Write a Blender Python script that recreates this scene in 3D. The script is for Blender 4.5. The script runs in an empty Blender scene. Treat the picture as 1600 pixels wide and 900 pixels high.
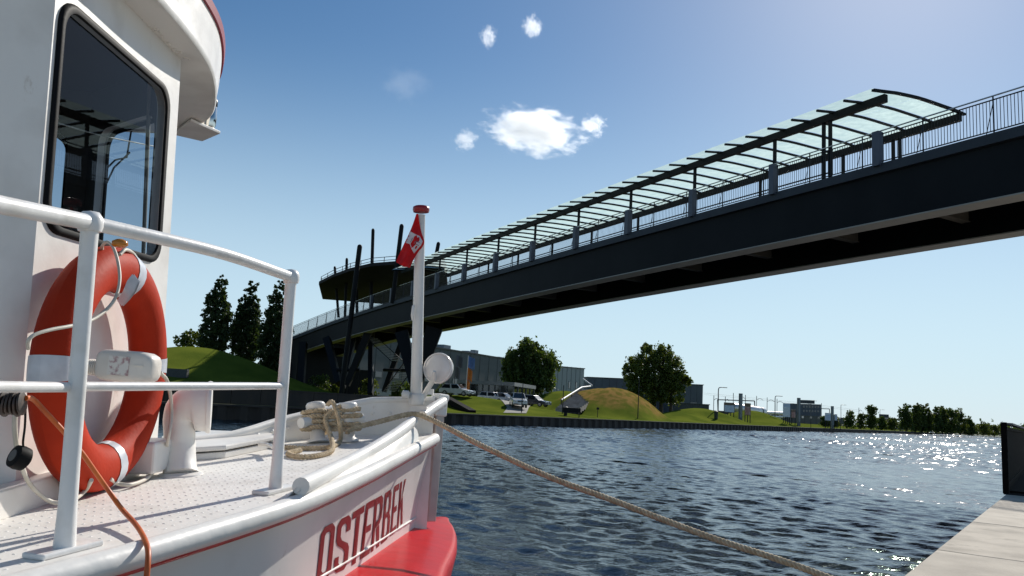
import bpy, math, random
import numpy as np
from mathutils import Vector, Matrix
random.seed(7); rng = np.random.default_rng(7)
S = bpy.context.scene
COL = S.collection
R = math.radians
# ------------------------------------------------------------------ camera
FPX, EYE = 1222.0, 2.1
PITCH, ROLL = math.atan(182.7/FPX), 0.06
cf = np.array([0, math.cos(PITCH), math.sin(PITCH)])
_u = np.array([0, -math.sin(PITCH), math.cos(PITCH)]); _r = np.array([1., 0, 0])
cr = math.cos(ROLL)*_r + math.sin(ROLL)*_u
cu = -math.sin(ROLL)*_r + math.cos(ROLL)*_u
CP = np.array([0, 0, EYE])
cam_d = bpy.data.cameras.new('camera'); cam = bpy.data.objects.new('camera', cam_d); COL.objects.link(cam)
cam_d.sensor_width = 36; cam_d.lens = 36*FPX/1600; cam_d.clip_start = 0.05; cam_d.clip_end = 20000
M_ = Matrix(((cr[0], cu[0], -cf[0], 0), (cr[1], cu[1], -cf[1], 0), (cr[2], cu[2], -cf[2], EYE), (0, 0, 0, 1)))
cam.matrix_world = M_
S.camera = cam
# ------------------------------------------------------------------ light and sky
SUN_AZ, SUN_EL = R(28), R(34.5)          # azimuth clockwise from +Y
w = bpy.data.worlds.new('World'); S.world = w; w.use_nodes = True
nt = w.node_tree; bg = nt.nodes['Background']; bg.inputs[1].default_value = 0.078
sky = nt.nodes.new('ShaderNodeTexSky'); sky.sky_type = 'NISHITA'; sky.sun_disc = False
sky.sun_elevation = SUN_EL; sky.sun_rotation = SUN_AZ; sky.air_density = 1.15; sky.dust_density = 0.3; sky.ozone_density = 1.7
# pale blue air towards the horizon, the same all round
tcw = nt.nodes.new('ShaderNodeTexCoord'); sx = nt.nodes.new('ShaderNodeSeparateXYZ'); nt.links.new(tcw.outputs['Generated'], sx.inputs[0])
mrw = nt.nodes.new('ShaderNodeMapRange'); mrw.interpolation_type = 'SMOOTHERSTEP'; mrw.inputs[1].default_value = -.02; mrw.inputs[2].default_value = .48; mrw.inputs[3].default_value = .85; mrw.inputs[4].default_value = 0
mxw = nt.nodes.new('ShaderNodeMix'); mxw.data_type = 'RGBA'; mxw.inputs[7].default_value = (7.9, 10.4, 12.2, 1)
nt.links.new(sx.outputs[2], mrw.inputs[0]); nt.links.new(mrw.outputs[0], mxw.inputs[0]); hs = nt.nodes.new('ShaderNodeHueSaturation'); hs.inputs['Saturation'].default_value = 1.22; hs.inputs['Value'].default_value = 1.0; tn = nt.nodes.new('ShaderNodeMix'); tn.data_type = 'RGBA'; tn.blend_type = 'MULTIPLY'; tn.inputs[0].default_value = 1; tn.inputs[7].default_value = (.965, 1.01, 1.055, 1); nt.links.new(sky.outputs[0], tn.inputs[6]); nt.links.new(tn.outputs[2], hs.inputs['Color']); nt.links.new(hs.outputs[0], mxw.inputs[6])
nt.links.new(mxw.outputs[2], bg.inputs[0])
sl = bpy.data.lights.new('sun', 'SUN'); sl.energy = 4.9; sl.angle = R(0.5); sl.color = (1, .95, .87)
sun = bpy.data.objects.new('sun', sl); COL.objects.link(sun)
sdir = Vector((math.sin(SUN_AZ)*math.cos(SUN_EL), math.cos(SUN_AZ)*math.cos(SUN_EL), math.sin(SUN_EL)))
sun.rotation_euler = sdir.to_track_quat('Z', 'Y').to_euler(); sun.location = (0, 0, 60)
S.view_settings.view_transform = 'Standard'; S.view_settings.look = 'None'
S.view_settings.exposure = 0; S.view_settings.gamma = 1
S.cycles.volume_bounces = 5; S.cycles.max_bounces = 8; S.cycles.transparent_max_bounces = 16

# ------------------------------------------------------------------ helpers
def V(*a): return np.array(a, float)
def nrm(a): a = np.asarray(a, float); return a/np.linalg.norm(a)
def ray(x, y): return cf + (x-800)/FPX*cr - (y-450)/FPX*cu
def at(x, y, Y):                       # point seen at photo pixel (x, y), Y metres ahead
    d = ray(x, y); return CP + d*Y/d[1]
def onz(x, y, z):
    d = ray(x, y); return CP + d*(z-EYE)/d[2]
def onplane(x, y, p0, n):
    d = ray(x, y); return CP + d*(((p0-CP)@n)/(d@n))
def hz(x): return 633+.06*(x-800)      # horizon row
def smooth_path(P, n):                 # catmull-rom through points
    P = np.asarray(P, float); m = len(P)
    Q = np.vstack([2*P[0]-P[1], P, 2*P[-1]-P[-2]]); out = []
    for i in range(n):
        t = i/(n-1)*(m-1); k = min(int(t), m-2); f = t-k
        a, b, c, d = Q[k:k+4]
        out.append(.5*((2*b)+(-a+c)*f+(2*a-5*b+4*c-d)*f*f+(-a+3*b-3*c+d)*f**3))
    return np.array(out)

class MB:
    def __init__(s): s.v = []; s.f = []; s.n = 0
    def add(s, v, f):
        v = np.asarray(v, float).reshape(-1, 3); s.v.append(v)
        s.f += [tuple(i+s.n for i in q) for q in f]; s.n += len(v); return s
    def box(s, c, sx, sy, sz, X=(1, 0, 0), Y=(0, 1, 0), Z=(0, 0, 1), taper=1.0):   # full sizes, c = centre
        X, Y, Z = np.array(X, float), np.array(Y, float), np.array(Z, float); c = np.array(c, float)
        v = []
        for k in (-.5, .5):
            t = taper if k > 0 else 1
            for i, j in ((-.5, -.5), (.5, -.5), (.5, .5), (-.5, .5)): v.append(c+X*i*sx*t+Y*j*sy*t+Z*k*sz)
        return s.add(v, [(0, 3, 2, 1), (4, 5, 6, 7), (0, 1, 5, 4), (1, 2, 6, 5), (2, 3, 7, 6), (3, 0, 4, 7)])
    def tube(s, P, r, n=10, caps=True, closed=False):
        P = np.asarray(P, float); m = len(P); r = np.broadcast_to(np.asarray(r, float), (m,))
        T = np.gradient(P, axis=0) if not closed else np.roll(P, -1, 0)-np.roll(P, 1, 0)
        T = T/np.linalg.norm(T, axis=1)[:, None]
        a = V(0, 0, 1) if abs(T[0][2]) < .9 else V(1, 0, 0)
        N = nrm(np.cross(T[0], a)); v = []
        for i in range(m):
            N = nrm(N-T[i]*(N@T[i])); B = np.cross(T[i], N)
            for k in range(n):
                t = 2*math.pi*k/n; v.append(P[i]+r[i]*(N*math.cos(t)+B*math.sin(t)))
        f = []
        for i in range(m if closed else m-1):
            j = (i+1) % m
            for k in range(n): f.append((i*n+k, i*n+(k+1) % n, j*n+(k+1) % n, j*n+k))
        if caps and not closed: f += [tuple(range(n-1, -1, -1)), tuple((m-1)*n+k for k in range(n))]
        return s.add(v, f)
    def lathe(s, prof, c, axis=(0, 0, 1), n=20):       # prof: (radius, height)
        A = nrm(axis); a = V(0, 0, 1) if abs(A[2]) < .9 else V(1, 0, 0)
        X = nrm(np.cross(a, A)); Y = np.cross(A, X); v = []; c = np.array(c, float)
        for r, h in prof:
            for k in range(n):
                t = 2*math.pi*k/n; v.append(c+A*h+max(r, 1e-4)*(X*math.cos(t)+Y*math.sin(t)))
        f = []
        for i in range(len(prof)-1):
            for k in range(n): f.append((i*n+k, i*n+(k+1) % n, (i+1)*n+(k+1) % n, (i+1)*n+k))
        f += [tuple(range(n-1, -1, -1)), tuple((len(prof)-1)*n+k for k in range(n))]
        return s.add(v, f)
    def prism(s, poly, d):                             # planar polygon of 3D points extruded by vector d
        P = np.asarray(poly, float); n = len(P); d = np.array(d, float)
        return s.add(np.vstack([P, P+d]), [tuple(range(n-1, -1, -1)), tuple(range(n, 2*n))]+[(i, (i+1) % n, n+(i+1) % n, n+i) for i in range(n)])
    def grid(s, G, closed_u=False):                    # G[i][j] points
        G = np.asarray(G, float); a, b = G.shape[:2]; f = []
        for i in range(a-1 if not closed_u else a):
            for j in range(b-1):
                i2 = (i+1) % a; f.append((i*b+j, i2*b+j, i2*b+j+1, i*b+j+1))
        return s.add(G.reshape(-1, 3), f)
    def sweep(s, P, N, prof):                          # closed profile of (w, z) along path P with side vectors N
        G = [[p+nv*a+V(0, 0, b) for a, b in prof] for p, nv in zip(P, N)]; m = len(prof); k = len(P)
        v = np.array(G).reshape(-1, 3); f = []
        for i in range(k-1):
            for j in range(m): f.append((i*m+j, i*m+(j+1) % m, (i+1)*m+(j+1) % m, (i+1)*m+j))
        f += [tuple(range(m-1, -1, -1)), tuple((k-1)*m+j for j in range(m))]
        return s.add(v, f)

ORG = {}
def mesh(name, mb, org=(0, 0, 0)):
    me = bpy.data.meshes.new(name); v = np.vstack(mb.v)-np.asarray(org, float)
    me.from_pydata(v.tolist(), [], mb.f); me.update(); return me
def shade(me, ang=40):
    me.shade_smooth() if hasattr(me, 'shade_smooth') else None
    try: me.set_sharp_from_angle(angle=R(ang))
    except Exception: pass
def fixn(me):
    import bmesh
    b = bmesh.new(); b.from_mesh(me); bmesh.ops.recalc_face_normals(b, faces=b.faces); b.to_mesh(me); b.free()
def part(name, mb, m, parent, smooth=40, label=None, kind=None, local=False, bevel=0):
    org = V(0, 0, 0) if (local or parent is None) else ORG[parent.name]
    me = mesh(name, mb, org); fixn(me)
    if smooth: shade(me, smooth)
    if m: me.materials.append(m)
    o = bpy.data.objects.new(name, me); COL.objects.link(o)
    if parent: o.parent = parent; ORG[o.name] = ORG[parent.name]
    else: ORG[o.name] = V(0, 0, 0)
    if label: o['label'] = label
    if kind: o['kind'] = kind
    if bevel:
        b = o.modifiers.new('bevel', 'BEVEL'); b.width = bevel; b.segments = 2; b.limit_method = 'ANGLE'; b.angle_limit = R(40)
    return o
def thing(name, label, cat, loc, group=None, rz=0):
    o = bpy.data.objects.new(name, None); COL.objects.link(o); o.location = loc; o.empty_display_size = .2
    o.rotation_euler = (0, 0, rz); o['label'] = label; o['category'] = cat
    if group: o['group'] = group
    ORG[o.name] = np.array(loc, float); return o
def solo(name, mb, m, label, cat, group=None, smooth=40, bevel=0):      # a thing that is one mesh
    v = np.vstack(mb.v); org = V((v[:, 0].min()+v[:, 0].max())/2, (v[:, 1].min()+v[:, 1].max())/2, v[:, 2].min())
    me = mesh(name, mb, org); fixn(me)
    if smooth: shade(me, smooth)
    me.materials.append(m); o = bpy.data.objects.new(name, me); COL.objects.link(o); o.location = org; ORG[o.name] = org
    o['label'] = label; o['category'] = cat
    if group: o['group'] = group
    if bevel:
        b = o.modifiers.new('bevel', 'BEVEL'); b.width = bevel; b.segments = 2; b.limit_method = 'ANGLE'
    return o
def struct(name, mb, m, parent=None, smooth=0):
    o = part(name, mb, m, parent, smooth)
    if parent is None: o['kind'] = 'structure'
    return o
def dup(root, loc, rz=0, label=None, group=None):
    c = root.copy(); COL.objects.link(c); c.location = loc; c.rotation_euler = (0, 0, rz); ORG[c.name] = V(*loc)
    if label: c['label'] = label
    if group: c['group'] = group
    for ch in list(root.children):
        d = ch.copy(); COL.objects.link(d); d.parent = c
        for g in list(ch.children):
            e = g.copy(); COL.objects.link(e); e.parent = d
    return c
def put(me_or_obj, name, parent, loc=(0, 0, 0), rot=None):     # a further piece sharing mesh data
    o = bpy.data.objects.new(name, me_or_obj.data if hasattr(me_or_obj, 'data') else me_or_obj)
    COL.objects.link(o); o.parent = parent; o.location = loc
    if rot: o.rotation_euler = rot
    return o

# ------------------------------------------------------------------ materials
def mat(name, c, rough=.5, c2=None, scale=4, detail=6, metal=0, bump=0, bscale=None, spec=.5, stretch=None, lo=.35, hi=.65, coat=0, rvar=0):
    m = bpy.data.materials.new(name); m.use_nodes = True; t = m.node_tree; b = t.nodes['Principled BSDF']
    b.inputs['Roughness'].default_value = rough; b.inputs['Metallic'].default_value = metal
    b.inputs['Specular IOR Level'].default_value = spec; b.inputs['Coat Weight'].default_value = coat
    tc = t.nodes.new('ShaderNodeTexCoord'); mp = t.nodes.new('ShaderNodeMapping'); t.links.new(tc.outputs['Object'], mp.inputs[0])
    if stretch: mp.inputs['Scale'].default_value = stretch
    n = t.nodes.new('ShaderNodeTexNoise'); n.inputs['Scale'].default_value = scale; n.inputs['Detail'].default_value = detail
    t.links.new(mp.outputs[0], n.inputs[0])
    if c2 is None: c2 = tuple(x*.8 for x in c)
    r = t.nodes.new('ShaderNodeValToRGB'); r.color_ramp.elements[0].position = lo; r.color_ramp.elements[1].position = hi
    r.color_ramp.elements[0].color = (*c2, 1); r.color_ramp.elements[1].color = (*c, 1)
    t.links.new(n.outputs[0], r.inputs[0]); t.links.new(r.outputs[0], b.inputs['Base Color'])
    if rvar:
        mr = t.nodes.new('ShaderNodeMapRange'); mr.inputs[3].default_value = rough-rvar; mr.inputs[4].default_value = rough+rvar
        t.links.new(n.outputs[0], mr.inputs[0]); t.links.new(mr.outputs[0], b.inputs['Roughness'])
    if bump:
        n2 = t.nodes.new('ShaderNodeTexNoise'); n2.inputs['Scale'].default_value = bscale or scale*4; n2.inputs['Detail'].default_value = 3
        t.links.new(mp.outputs[0], n2.inputs[0])
        bp = t.nodes.new('ShaderNodeBump'); bp.inputs['Strength'].default_value = 1; bp.inputs['Distance'].default_value = bump
        t.links.new(n2.outputs[0], bp.inputs['Height']); t.links.new(bp.outputs[0], b.inputs['Normal'])
    return m
def rust(m, amt=.69, col=(.30, .19, .11), sc=5):
    t = m.node_tree; b = t.nodes['Principled BSDF']; src = b.inputs['Base Color'].links[0].from_socket
    tc = t.nodes.new('ShaderNodeTexCoord'); mp = t.nodes.new('ShaderNodeMapping'); mp.inputs['Scale'].default_value = (1, 1, .45); n = t.nodes.new('ShaderNodeTexNoise'); n.inputs['Scale'].default_value = sc; n.inputs['Detail'].default_value = 12; n.inputs['Roughness'].default_value = .72
    t.links.new(tc.outputs['Object'], mp.inputs[0]); t.links.new(mp.outputs[0], n.inputs[0])
    r = t.nodes.new('ShaderNodeMapRange'); r.inputs[1].default_value = amt; r.inputs[2].default_value = amt+.10; r.inputs[4].default_value = .75; t.links.new(n.outputs[0], r.inputs[0])
    mx = t.nodes.new('ShaderNodeMix'); mx.data_type = 'RGBA'; mx.inputs[7].default_value = (*col, 1); t.links.new(r.outputs[0], mx.inputs[0]); t.links.new(src, mx.inputs[6]); t.links.new(mx.outputs[2], b.inputs['Base Color'])
    return m
def leafmat(name, c, c2):
    m = mat(name, c, .55, c2, .6, 3, spec=.25)
    t = m.node_tree; b = t.nodes['Principled BSDF']; tr = t.nodes.new('ShaderNodeBsdfTranslucent'); mx = t.nodes.new('ShaderNodeMixShader')
    tr.inputs[0].default_value = (c[0]*1.5, c[1]*1.5, c[2]*.6, 1); mx.inputs[0].default_value = .3
    o = t.nodes['Material Output']; t.links.new(b.outputs[0], mx.inputs[1]); t.links.new(tr.outputs[0], mx.inputs[2]); t.links.new(mx.outputs[0], o.inputs[0])
    return m
def glassmat(name, tint, ior=1.5, rough=0.0, refl=1.0):
    m = bpy.data.materials.new(name); m.use_nodes = True; t = m.node_tree; t.nodes.remove(t.nodes['Principled BSDF'])
    tr = t.nodes.new('ShaderNodeBsdfTransparent'); tr.inputs[0].default_value = (*tint, 1)
    g = t.nodes.new('ShaderNodeBsdfGlossy'); g.inputs['Roughness'].default_value = rough; g.inputs[0].default_value = (refl, refl, refl, 1)
    lw = t.nodes.new('ShaderNodeLayerWeight'); lw.inputs[0].default_value = .5; pw = t.nodes.new('ShaderNodeMath'); pw.operation = 'POWER'; pw.inputs[1].default_value = 5; t.links.new(lw.outputs['Facing'], pw.inputs[0]); fr = t.nodes.new('ShaderNodeMath'); fr.operation = 'MULTIPLY_ADD'; fr.inputs[1].default_value = .93; fr.inputs[2].default_value = .035; t.links.new(pw.outputs[0], fr.inputs[0]); mx = t.nodes.new('ShaderNodeMixShader')
    t.links.new(fr.outputs[0], mx.inputs[0]); t.links.new(tr.outputs[0], mx.inputs[1]); t.links.new(g.outputs[0], mx.inputs[2])
    t.links.new(mx.outputs[0], t.nodes['Material Output'].inputs[0]); return m

m_white = mat('white_paint', (.80, .775, .73), .38, (.67, .635, .585), 3.5, 8, bump=.0028, bscale=11, lo=.26, hi=.5, rvar=.1, spec=.4); rust(m_white, .655, (.42, .33, .24))
m_rail = mat('white_rail_paint', (.80, .785, .76), .33, (.68, .66, .62), 9, 6, bump=.0014, bscale=26, lo=.3, hi=.5); rust(m_rail, .70, (.34, .25, .17), 9)
m_deck = mat('white_deck_paint', (.84, .81, .76), .5, (.70, .665, .61), 5, 9, bump=.0008, bscale=60, lo=.28, hi=.5, spec=.35); rust(m_deck, .66, (.36, .28, .20), 7)
m_hull = mat('white_hull_paint', (.78, .755, .71), .34, (.64, .61, .57), 2.5, 9, bump=.004, bscale=4, lo=.26, hi=.52); rust(m_hull, .64, (.42, .34, .27), 4)
m_red = mat('red_hull_paint', (.60, .009, .012), .3, (.50, .008, .010), 5, 6, bump=.002, bscale=12, spec=.18); rust(m_red, .66, (.20, .03, .03), 4)
m_redline = mat('red_paint_line', (.55, .04, .03), .4, (.4, .03, .025), 20)
m_letter = mat('red_letter_paint', (.27, .006, .013), .5, (.22, .006, .011), 14, 8, spec=.2)
m_redtrim = mat('dark_red_trim', (.30, .012, .03), .45)
m_orange = mat('lifebuoy_orange', (.45, .034, .010), .6, (.33, .025, .008), 4, 8, bump=.0012, bscale=60, spec=.1)
m_tape = mat('reflective_tape', (.62, .64, .68), .32, (.50, .52, .56), 16, 8)
m_black = mat('black_rubber', (.007, .007, .008), .6, spec=.12, bump=.0006, bscale=60)
m_dark = mat('black_plastic', (.02, .018, .016), .35)
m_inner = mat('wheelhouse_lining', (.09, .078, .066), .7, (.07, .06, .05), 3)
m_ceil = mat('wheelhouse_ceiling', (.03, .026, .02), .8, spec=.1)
m_pane = glassmat('window_glass', (.68, .74, .80), 1.5, refl=.5)
m_hose = mat('pale_rubber_hose', (.62, .58, .50), .5, (.5, .46, .38), 12)
m_cable = mat('orange_cable', (.60, .13, .015), .45, (.45, .08, .01), 12)
m_rope = mat('manila_rope', (.62, .50, .34), .85, (.44, .34, .22), 30, 6, bump=.002, bscale=200, spec=.2)
m_flagred = mat('flag_red_cloth', (.60, .012, .016), .7, (.45, .008, .012), 9, 6, bump=.003, bscale=24, spec=.15)
m_flagwhite = mat('flag_white_cloth', (.66, .60, .62), .75, (.52, .46, .50), 14)
m_flagink = mat('flag_dark_print', (.22, .13, .15), .8)
m_capred = mat('red_mast_cap', (.33, .012, .016), .35)
m_chrome = mat('lamp_metal', (.75, .72, .66), .12, metal=1)
m_lens = mat('searchlight_cover', (.78, .75, .72), .22, (.70, .66, .62), 8, 5)
m_cask = mat('cream_plastic', (.74, .69, .62), .42, (.66, .60, .53), 10, 6)
m_label = mat('worn_paper_label', (.72, .68, .62), .6, (.42, .26, .26), 55, 10, lo=.38, hi=.52)
m_amber = mat('amber_lens', (.55, .20, .02), .15)
m_stem = mat('shade_toned_stem_paint', (.56, .49, .44), .4, (.44, .37, .33), 6, 8)  # brown put into the colour for the stem face's shade and red reflection

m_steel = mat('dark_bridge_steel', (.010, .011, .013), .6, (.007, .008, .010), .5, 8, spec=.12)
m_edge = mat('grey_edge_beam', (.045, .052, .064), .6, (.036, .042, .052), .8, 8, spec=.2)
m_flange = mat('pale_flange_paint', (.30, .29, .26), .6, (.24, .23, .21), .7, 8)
m_rod = mat('railing_steel', (.015, .017, .022), .5, spec=.2)
m_hand = mat('stainless_handrail', (.6, .6, .6), .2, metal=1)
m_pil = mat('grey_blue_post_paint', (.07, .082, .115), .5, (.055, .066, .092), 2)
# ------------------------------------------------------------------ the white boat
DN = V(-.05, -.06, 1); D0 = V(-1, 0, 1.48); UP = nrm(DN)
def dk(X, Y, h=0): return V(X, Y, 1.48+.06*Y+.05*(X+1)+h)
def deck(x, y, h=0): return onplane(x, y, D0+V(0, 0, h), DN)
boat = thing('boat', 'white painted workboat with red lettering, wheelhouse and pipe railing moored at the left', 'boat', (-2.2, 2.6, 0))
# deck edge, aft to stem (starboard) and stem to aft (port)
SB = smooth_path([dk(-4.0, -2.1), dk(-2.75, -.4), dk(-1.63, 1.2), dk(-1.25, 2.06), dk(-1.07, 2.5), dk(-.835, 3.22), dk(-.71, 4.0), dk(-.645, 4.6), dk(-.585, 5.2), dk(-.52, 5.82)], 91)
PT = smooth_path([dk(-.52, 5.86), dk(-1.04, 5.74), dk(-1.42, 5.25), dk(-1.72, 4.71), dk(-2.5, 3.95), dk(-3.9, 3.0), dk(-5.2, 1.9), dk(-6.6, .1)], 60)
def outward(P):
    T = np.gradient(P, axis=0); N = np.stack([T[:, 1], -T[:, 0], 0*T[:, 0]], 1); return N/np.linalg.norm(N, axis=1)[:, None]
SO, PO = outward(SB), outward(PT)
part('deck', MB().add(np.vstack([SB, PT]), [tuple(range(len(SB)+len(PT)))]), m_deck, boat, 0)
BZ = 1.265
lean = V(-.05, -.03, 0)
Btm = np.array([V(p[0], p[1], BZ)+lean*min(1, max(0, (p[1]+2)/6))-o*.02 for p, o in zip(SB, SO)])
G = []
for p, o, b in zip(SB, SO, Btm):
    top = p+o*.012+V(0, 0, -.004)
    G.append([top*(1-t)+b*t-o*.012*math.sin(math.pi*t) for t in np.linspace(0, 1, 8)]+[b+V(0, 0, -.05), b+V(0, 0, -.075)])
hull = part('hull', MB().grid(G), m_hull, boat, 60)
# port side and transom
PB = np.array([V(p[0], p[1], -.4)-o*.25 for p, o in zip(PT, PO)])
part('port_side', MB().grid([[p, p*.5+b*.5+V(0, 0, .05), b] for p, b in zip(PT, PB)]).add([SB[0], PT[-1], PB[-1], V(Btm[0][0], Btm[0][1], -.4)], [(0, 1, 2, 3)]), m_hull, boat, 60)
# rubbing strake, its red paint line, weld bead
part('rubbing_strake', MB().tube(SB+SO*.022+V(0, 0, -.030), .041, 14), m_white, boat, 60)
part('paint_line', MB().tube(SB+SO*.034+V(0, 0, -.071), .0075, 6), m_redline, boat, 60)
part('weld_bead', MB().tube(Btm+SO*.004, [.0065+.0015*math.sin(i*2.3) for i in range(len(Btm))], 6), m_white, boat, 60)
# red lower hull with its projecting shelf
IN = [Btm[np.argmin(abs(Btm[:, 1]-y))]+V(0, 0, -.07) for y in (1.6, 2.3, 2.9, 3.4, 3.9, 4.35, 4.75, 5.15, 5.5)]+[Btm[-1]+V(0, 0, -.07), Btm[-1]+V(-.05, .03, -.07), V(-.9, 5.65, 1.19), V(-1.5, 5.0, 1.19)]
OUT = [V(i[0], i[1], 0)+k_*V(.95, -.25, 0) for i, k_ in zip(IN[:5], (.05, .05, .06, .10, .20))]+[onz(a, b, 1.16) for a, b in ((678, 918), (700, 882), (713, 852), (713, 830), (704, 815), (690, 807))]+[V(-.9, 6.1, 1.16), V(-1.75, 5.45, 1.16)]
IN, OUT = smooth_path(IN, 60), smooth_path(OUT, 60)
G = []
for a, b in zip(IN, OUT):
    d = nrm(V(b[0]-a[0], b[1]-a[1], 0)); a2 = V(a[0], a[1], 1.196); b2 = V(b[0], b[1], 1.165)
    G.append([a2-d*.05, a2, a2*.5+b2*.5+V(0, 0, .006), b2-d*.05, b2-d*.02+V(0, 0, -.006), b2+V(0, 0, -.03), b2+d*.004+V(0, 0, -.07), b2-d*.06+V(0, 0, -.35), b2-d*.25+V(0, 0, -.8), b2-d*.4+V(0, 0, -1.6)])
part('red_hull_shelf', MB().grid(G), m_red, boat, 75)
sd = [Btm[i]+V(0, 0, -.07) for i in range(0, 60)]
part('lower_hull', MB().grid([[p, V(p[0], p[1], -.4)] for p in sd]), m_red, boat, 60)
# stem post
st_t, st_b = at(688, 622, 5.93), at(672, 815, 5.86)
T = nrm(st_b-st_t); c = (st_t+st_b)/2
hd = nrm(V(.59, .81, 0)); side = nrm(np.cross(hd, T)); f2 = np.cross(T, side)
part('stem_post', MB().box(c+side*.012, .062, .09, np.linalg.norm(st_b-st_t), X=side, Y=f2, Z=-T), m_stem, boat, 0, bevel=.008)
part('stem_head', MB().box(st_t+V(.0, 0, .005), 0.085, .12, .05, X=side, Y=f2, Z=-T).box(st_t+V(-.01, .0, -.08), .075, .13, .11, X=side, Y=f2, Z=-T), m_white, boat, 0, bevel=.012)
# starboard bulwark: plate and half-round cap that rises toward the bow
ip = [i for i in range(len(SB)) if SB[i][1] > 3.18 and SB[i][1] < 5.42]
cap = [at(x, y, Y) for x, y, Y in ((470, 760, 3.24), (500, 746, 3.52), (535, 728, 3.92), (565, 712, 4.28), (600, 691, 4.7), (625, 674, 5.06), (645, 658, 5.4))]
capp = smooth_path(cap, 40)
ee = np.array([SB[np.argmin(abs(SB[:, 1]-p[1]))] for p in capp])
part('bulwark_plate', MB().grid([[e*(1-t)+p*t+V(.012*math.sin(math.pi*t), 0, 0) for t in np.linspace(0, 1, 4)] for e, p in zip(ee, capp)]).grid([[e*(1-t)+p*t-V(.012, 0, 0) for t in np.linspace(0, 1, 4)] for e, p in zip(ee, capp)]), m_white, boat, 60)
part('bulwark_cap', MB().tube(capp, .036, 14), m_white, boat, 50)
part('bulwark_cap', MB().tube([at(660, 650, 5.5), at(672, 641, 5.62), at(692, 628, 5.9)], .038, 12).box(at(655, 645, 5.56), .12, .10, .09, Y=nrm(V(.1, 1, 0)), X=nrm(V(1, -.1, 0))), m_white, boat, 50)
# port bulwark seen from inside
k = np.linspace(0, 1, 60); hh = np.interp(k, [0, .12, .17, .3, .42, .6, 1], [.25, .245, .215, .14, .07, .055, .05])
top = PT+np.array([V(0, 0, h) for h in hh])
ins = -PO
part('bulwark_plate', MB().grid([[p+i*.004, p+i*.012+V(0, 0, h*.5), t+i*.004] for p, t, h, i in zip(PT, top, hh, ins)]).grid([[p-i*.03, t-i*.03] for p, t, i in zip(PT, top, ins)]), m_white, boat, 60)
part('bulwark_cap', MB().tube(top+PO*.012, .026, 10), m_white, boat, 60)
mb = MB()
for i in range(3, 30, 2): mb.lathe([(.014, 0), (.013, .006), (.006, .009)], PT[i]+V(0, 0, hh[i]*.62)+ins[i]*.010, ins[i], 8)
part('bulwark_bolt', mb, m_white, boat, 60, kind='stuff')
# raised tread studs on the deck plating
mb = MB(); ax = nrm(V(.50, .866, 0)); ay = V(ax[1], -ax[0], 0)
for i in range(-20, 150):
    for j in range(-40, 42):
        p = V(-1.9, 1.9, 0)+ax*i*.048+ay*(j*.048+(i % 2)*.024); X_, Y_ = p[0], p[1]
        if Y_ < 1.7 or Y_ > 5.0: continue
        xe = np.interp(Y_, SB[:, 1], SB[:, 0]); xw = np.interp(Y_, [1.5, 2.9, 3.6, 4.3, 5], [-1.9, -1.68, -1.62, -1.5, -1.3])
        if X_ > xe-.05 or X_ < xw: continue
        a = ax if (i+j) % 2 else ay; b = V(a[1], -a[0], 0); c = dk(X_, Y_)
        mb.add([c+a*.010, c+b*.005, c-a*.010, c-b*.005, c+V(0, 0, .0024)], [(0, 1, 4), (1, 2, 4), (2, 3, 4), (3, 0, 4)])
part('tread_stud', mb, m_deck, boat, 0, kind='stuff')

# ---- wheelhouse
c1, c2 = V(-1.754, 2.932, 1.618), V(-1.816, 4.226, 1.693)
WUP = nrm(V(-.113, -.058, 2.2)); WH = 2.215
A = nrm(c2-c1); NF = nrm(np.cross(c2-c1, WUP)); FW = np.linalg.norm(c2-c1)
if NF[0] < 0: NF = -NF
def fac(x, y, off=0): return onplane(x, y, c1+NF*off, NF)
def fab(p):                              # facet coordinates of a point
    s_, *_r2 = np.linalg.lstsq(np.stack([A, WUP, NF], 1), p-c1, rcond=None); return s_[:2]
plan = [V(-2.93, 1.31, 0), c1, c2, V(-2.55, 4.76, 0), V(-3.80, 4.42, 0), V(-4.98, 2.8, 0)]
plan = [dk(p[0], p[1]) for p in plan]
def rrect(a0, b0, a1, b1, r, n=6):
    o = []
    for cx, cy, t0 in ((a1-r, b1-r, 0), (a0+r, b1-r, 90), (a0+r, b0+r, 180), (a1-r, b0+r, 270)):
        for i in range(n+1): t = R(t0+90*i/n); o.append((cx+r*math.cos(t), cy+r*math.sin(t)))
    return o
from mathutils.geometry import tessellate_polygon
def wall_hole(p, q, hole, wall, lining, inward):     # panel p->q with a rounded opening, both faces and the reveal
    a = nrm(q-p); W = np.linalg.norm(q-p)
    outer = [(0, -.02), (W, -.02), (W, WH), (0, WH)]
    for off, mbx in ((0, wall), (.05, lining)):
        pts = outer+(hole or []); P3 = [p+a*u+WUP*v+inward*off for u, v in pts]
        polys = [[Vector((u, v, 0)) for u, v in outer]]
        if hole: polys.append([Vector((u, v, 0)) for u, v in hole])
        mbx.add(P3, [tuple(t) for t in tessellate_polygon(polys)])
    if hole:
        n = len(hole); wall.add([p+a*u+WUP*v for u, v in hole]+[p+a*u+WUP*v+inward*.05 for u, v in hole], [(i, (i+1) % n, n+(i+1) % n, n+i) for i in range(n)])
wc = [fab(fac(*p)) for p in ((100, 10), (263, 135), (246, 404), (61, 362))]
a0 = (wc[0][0]+wc[3][0])/2; a1 = (wc[1][0]+wc[2][0])/2; b0 = (wc[2][1]+wc[3][1])/2; b1 = (wc[0][1]+wc[1][1])/2
wall, lin = MB(), MB(); holes = []
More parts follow.
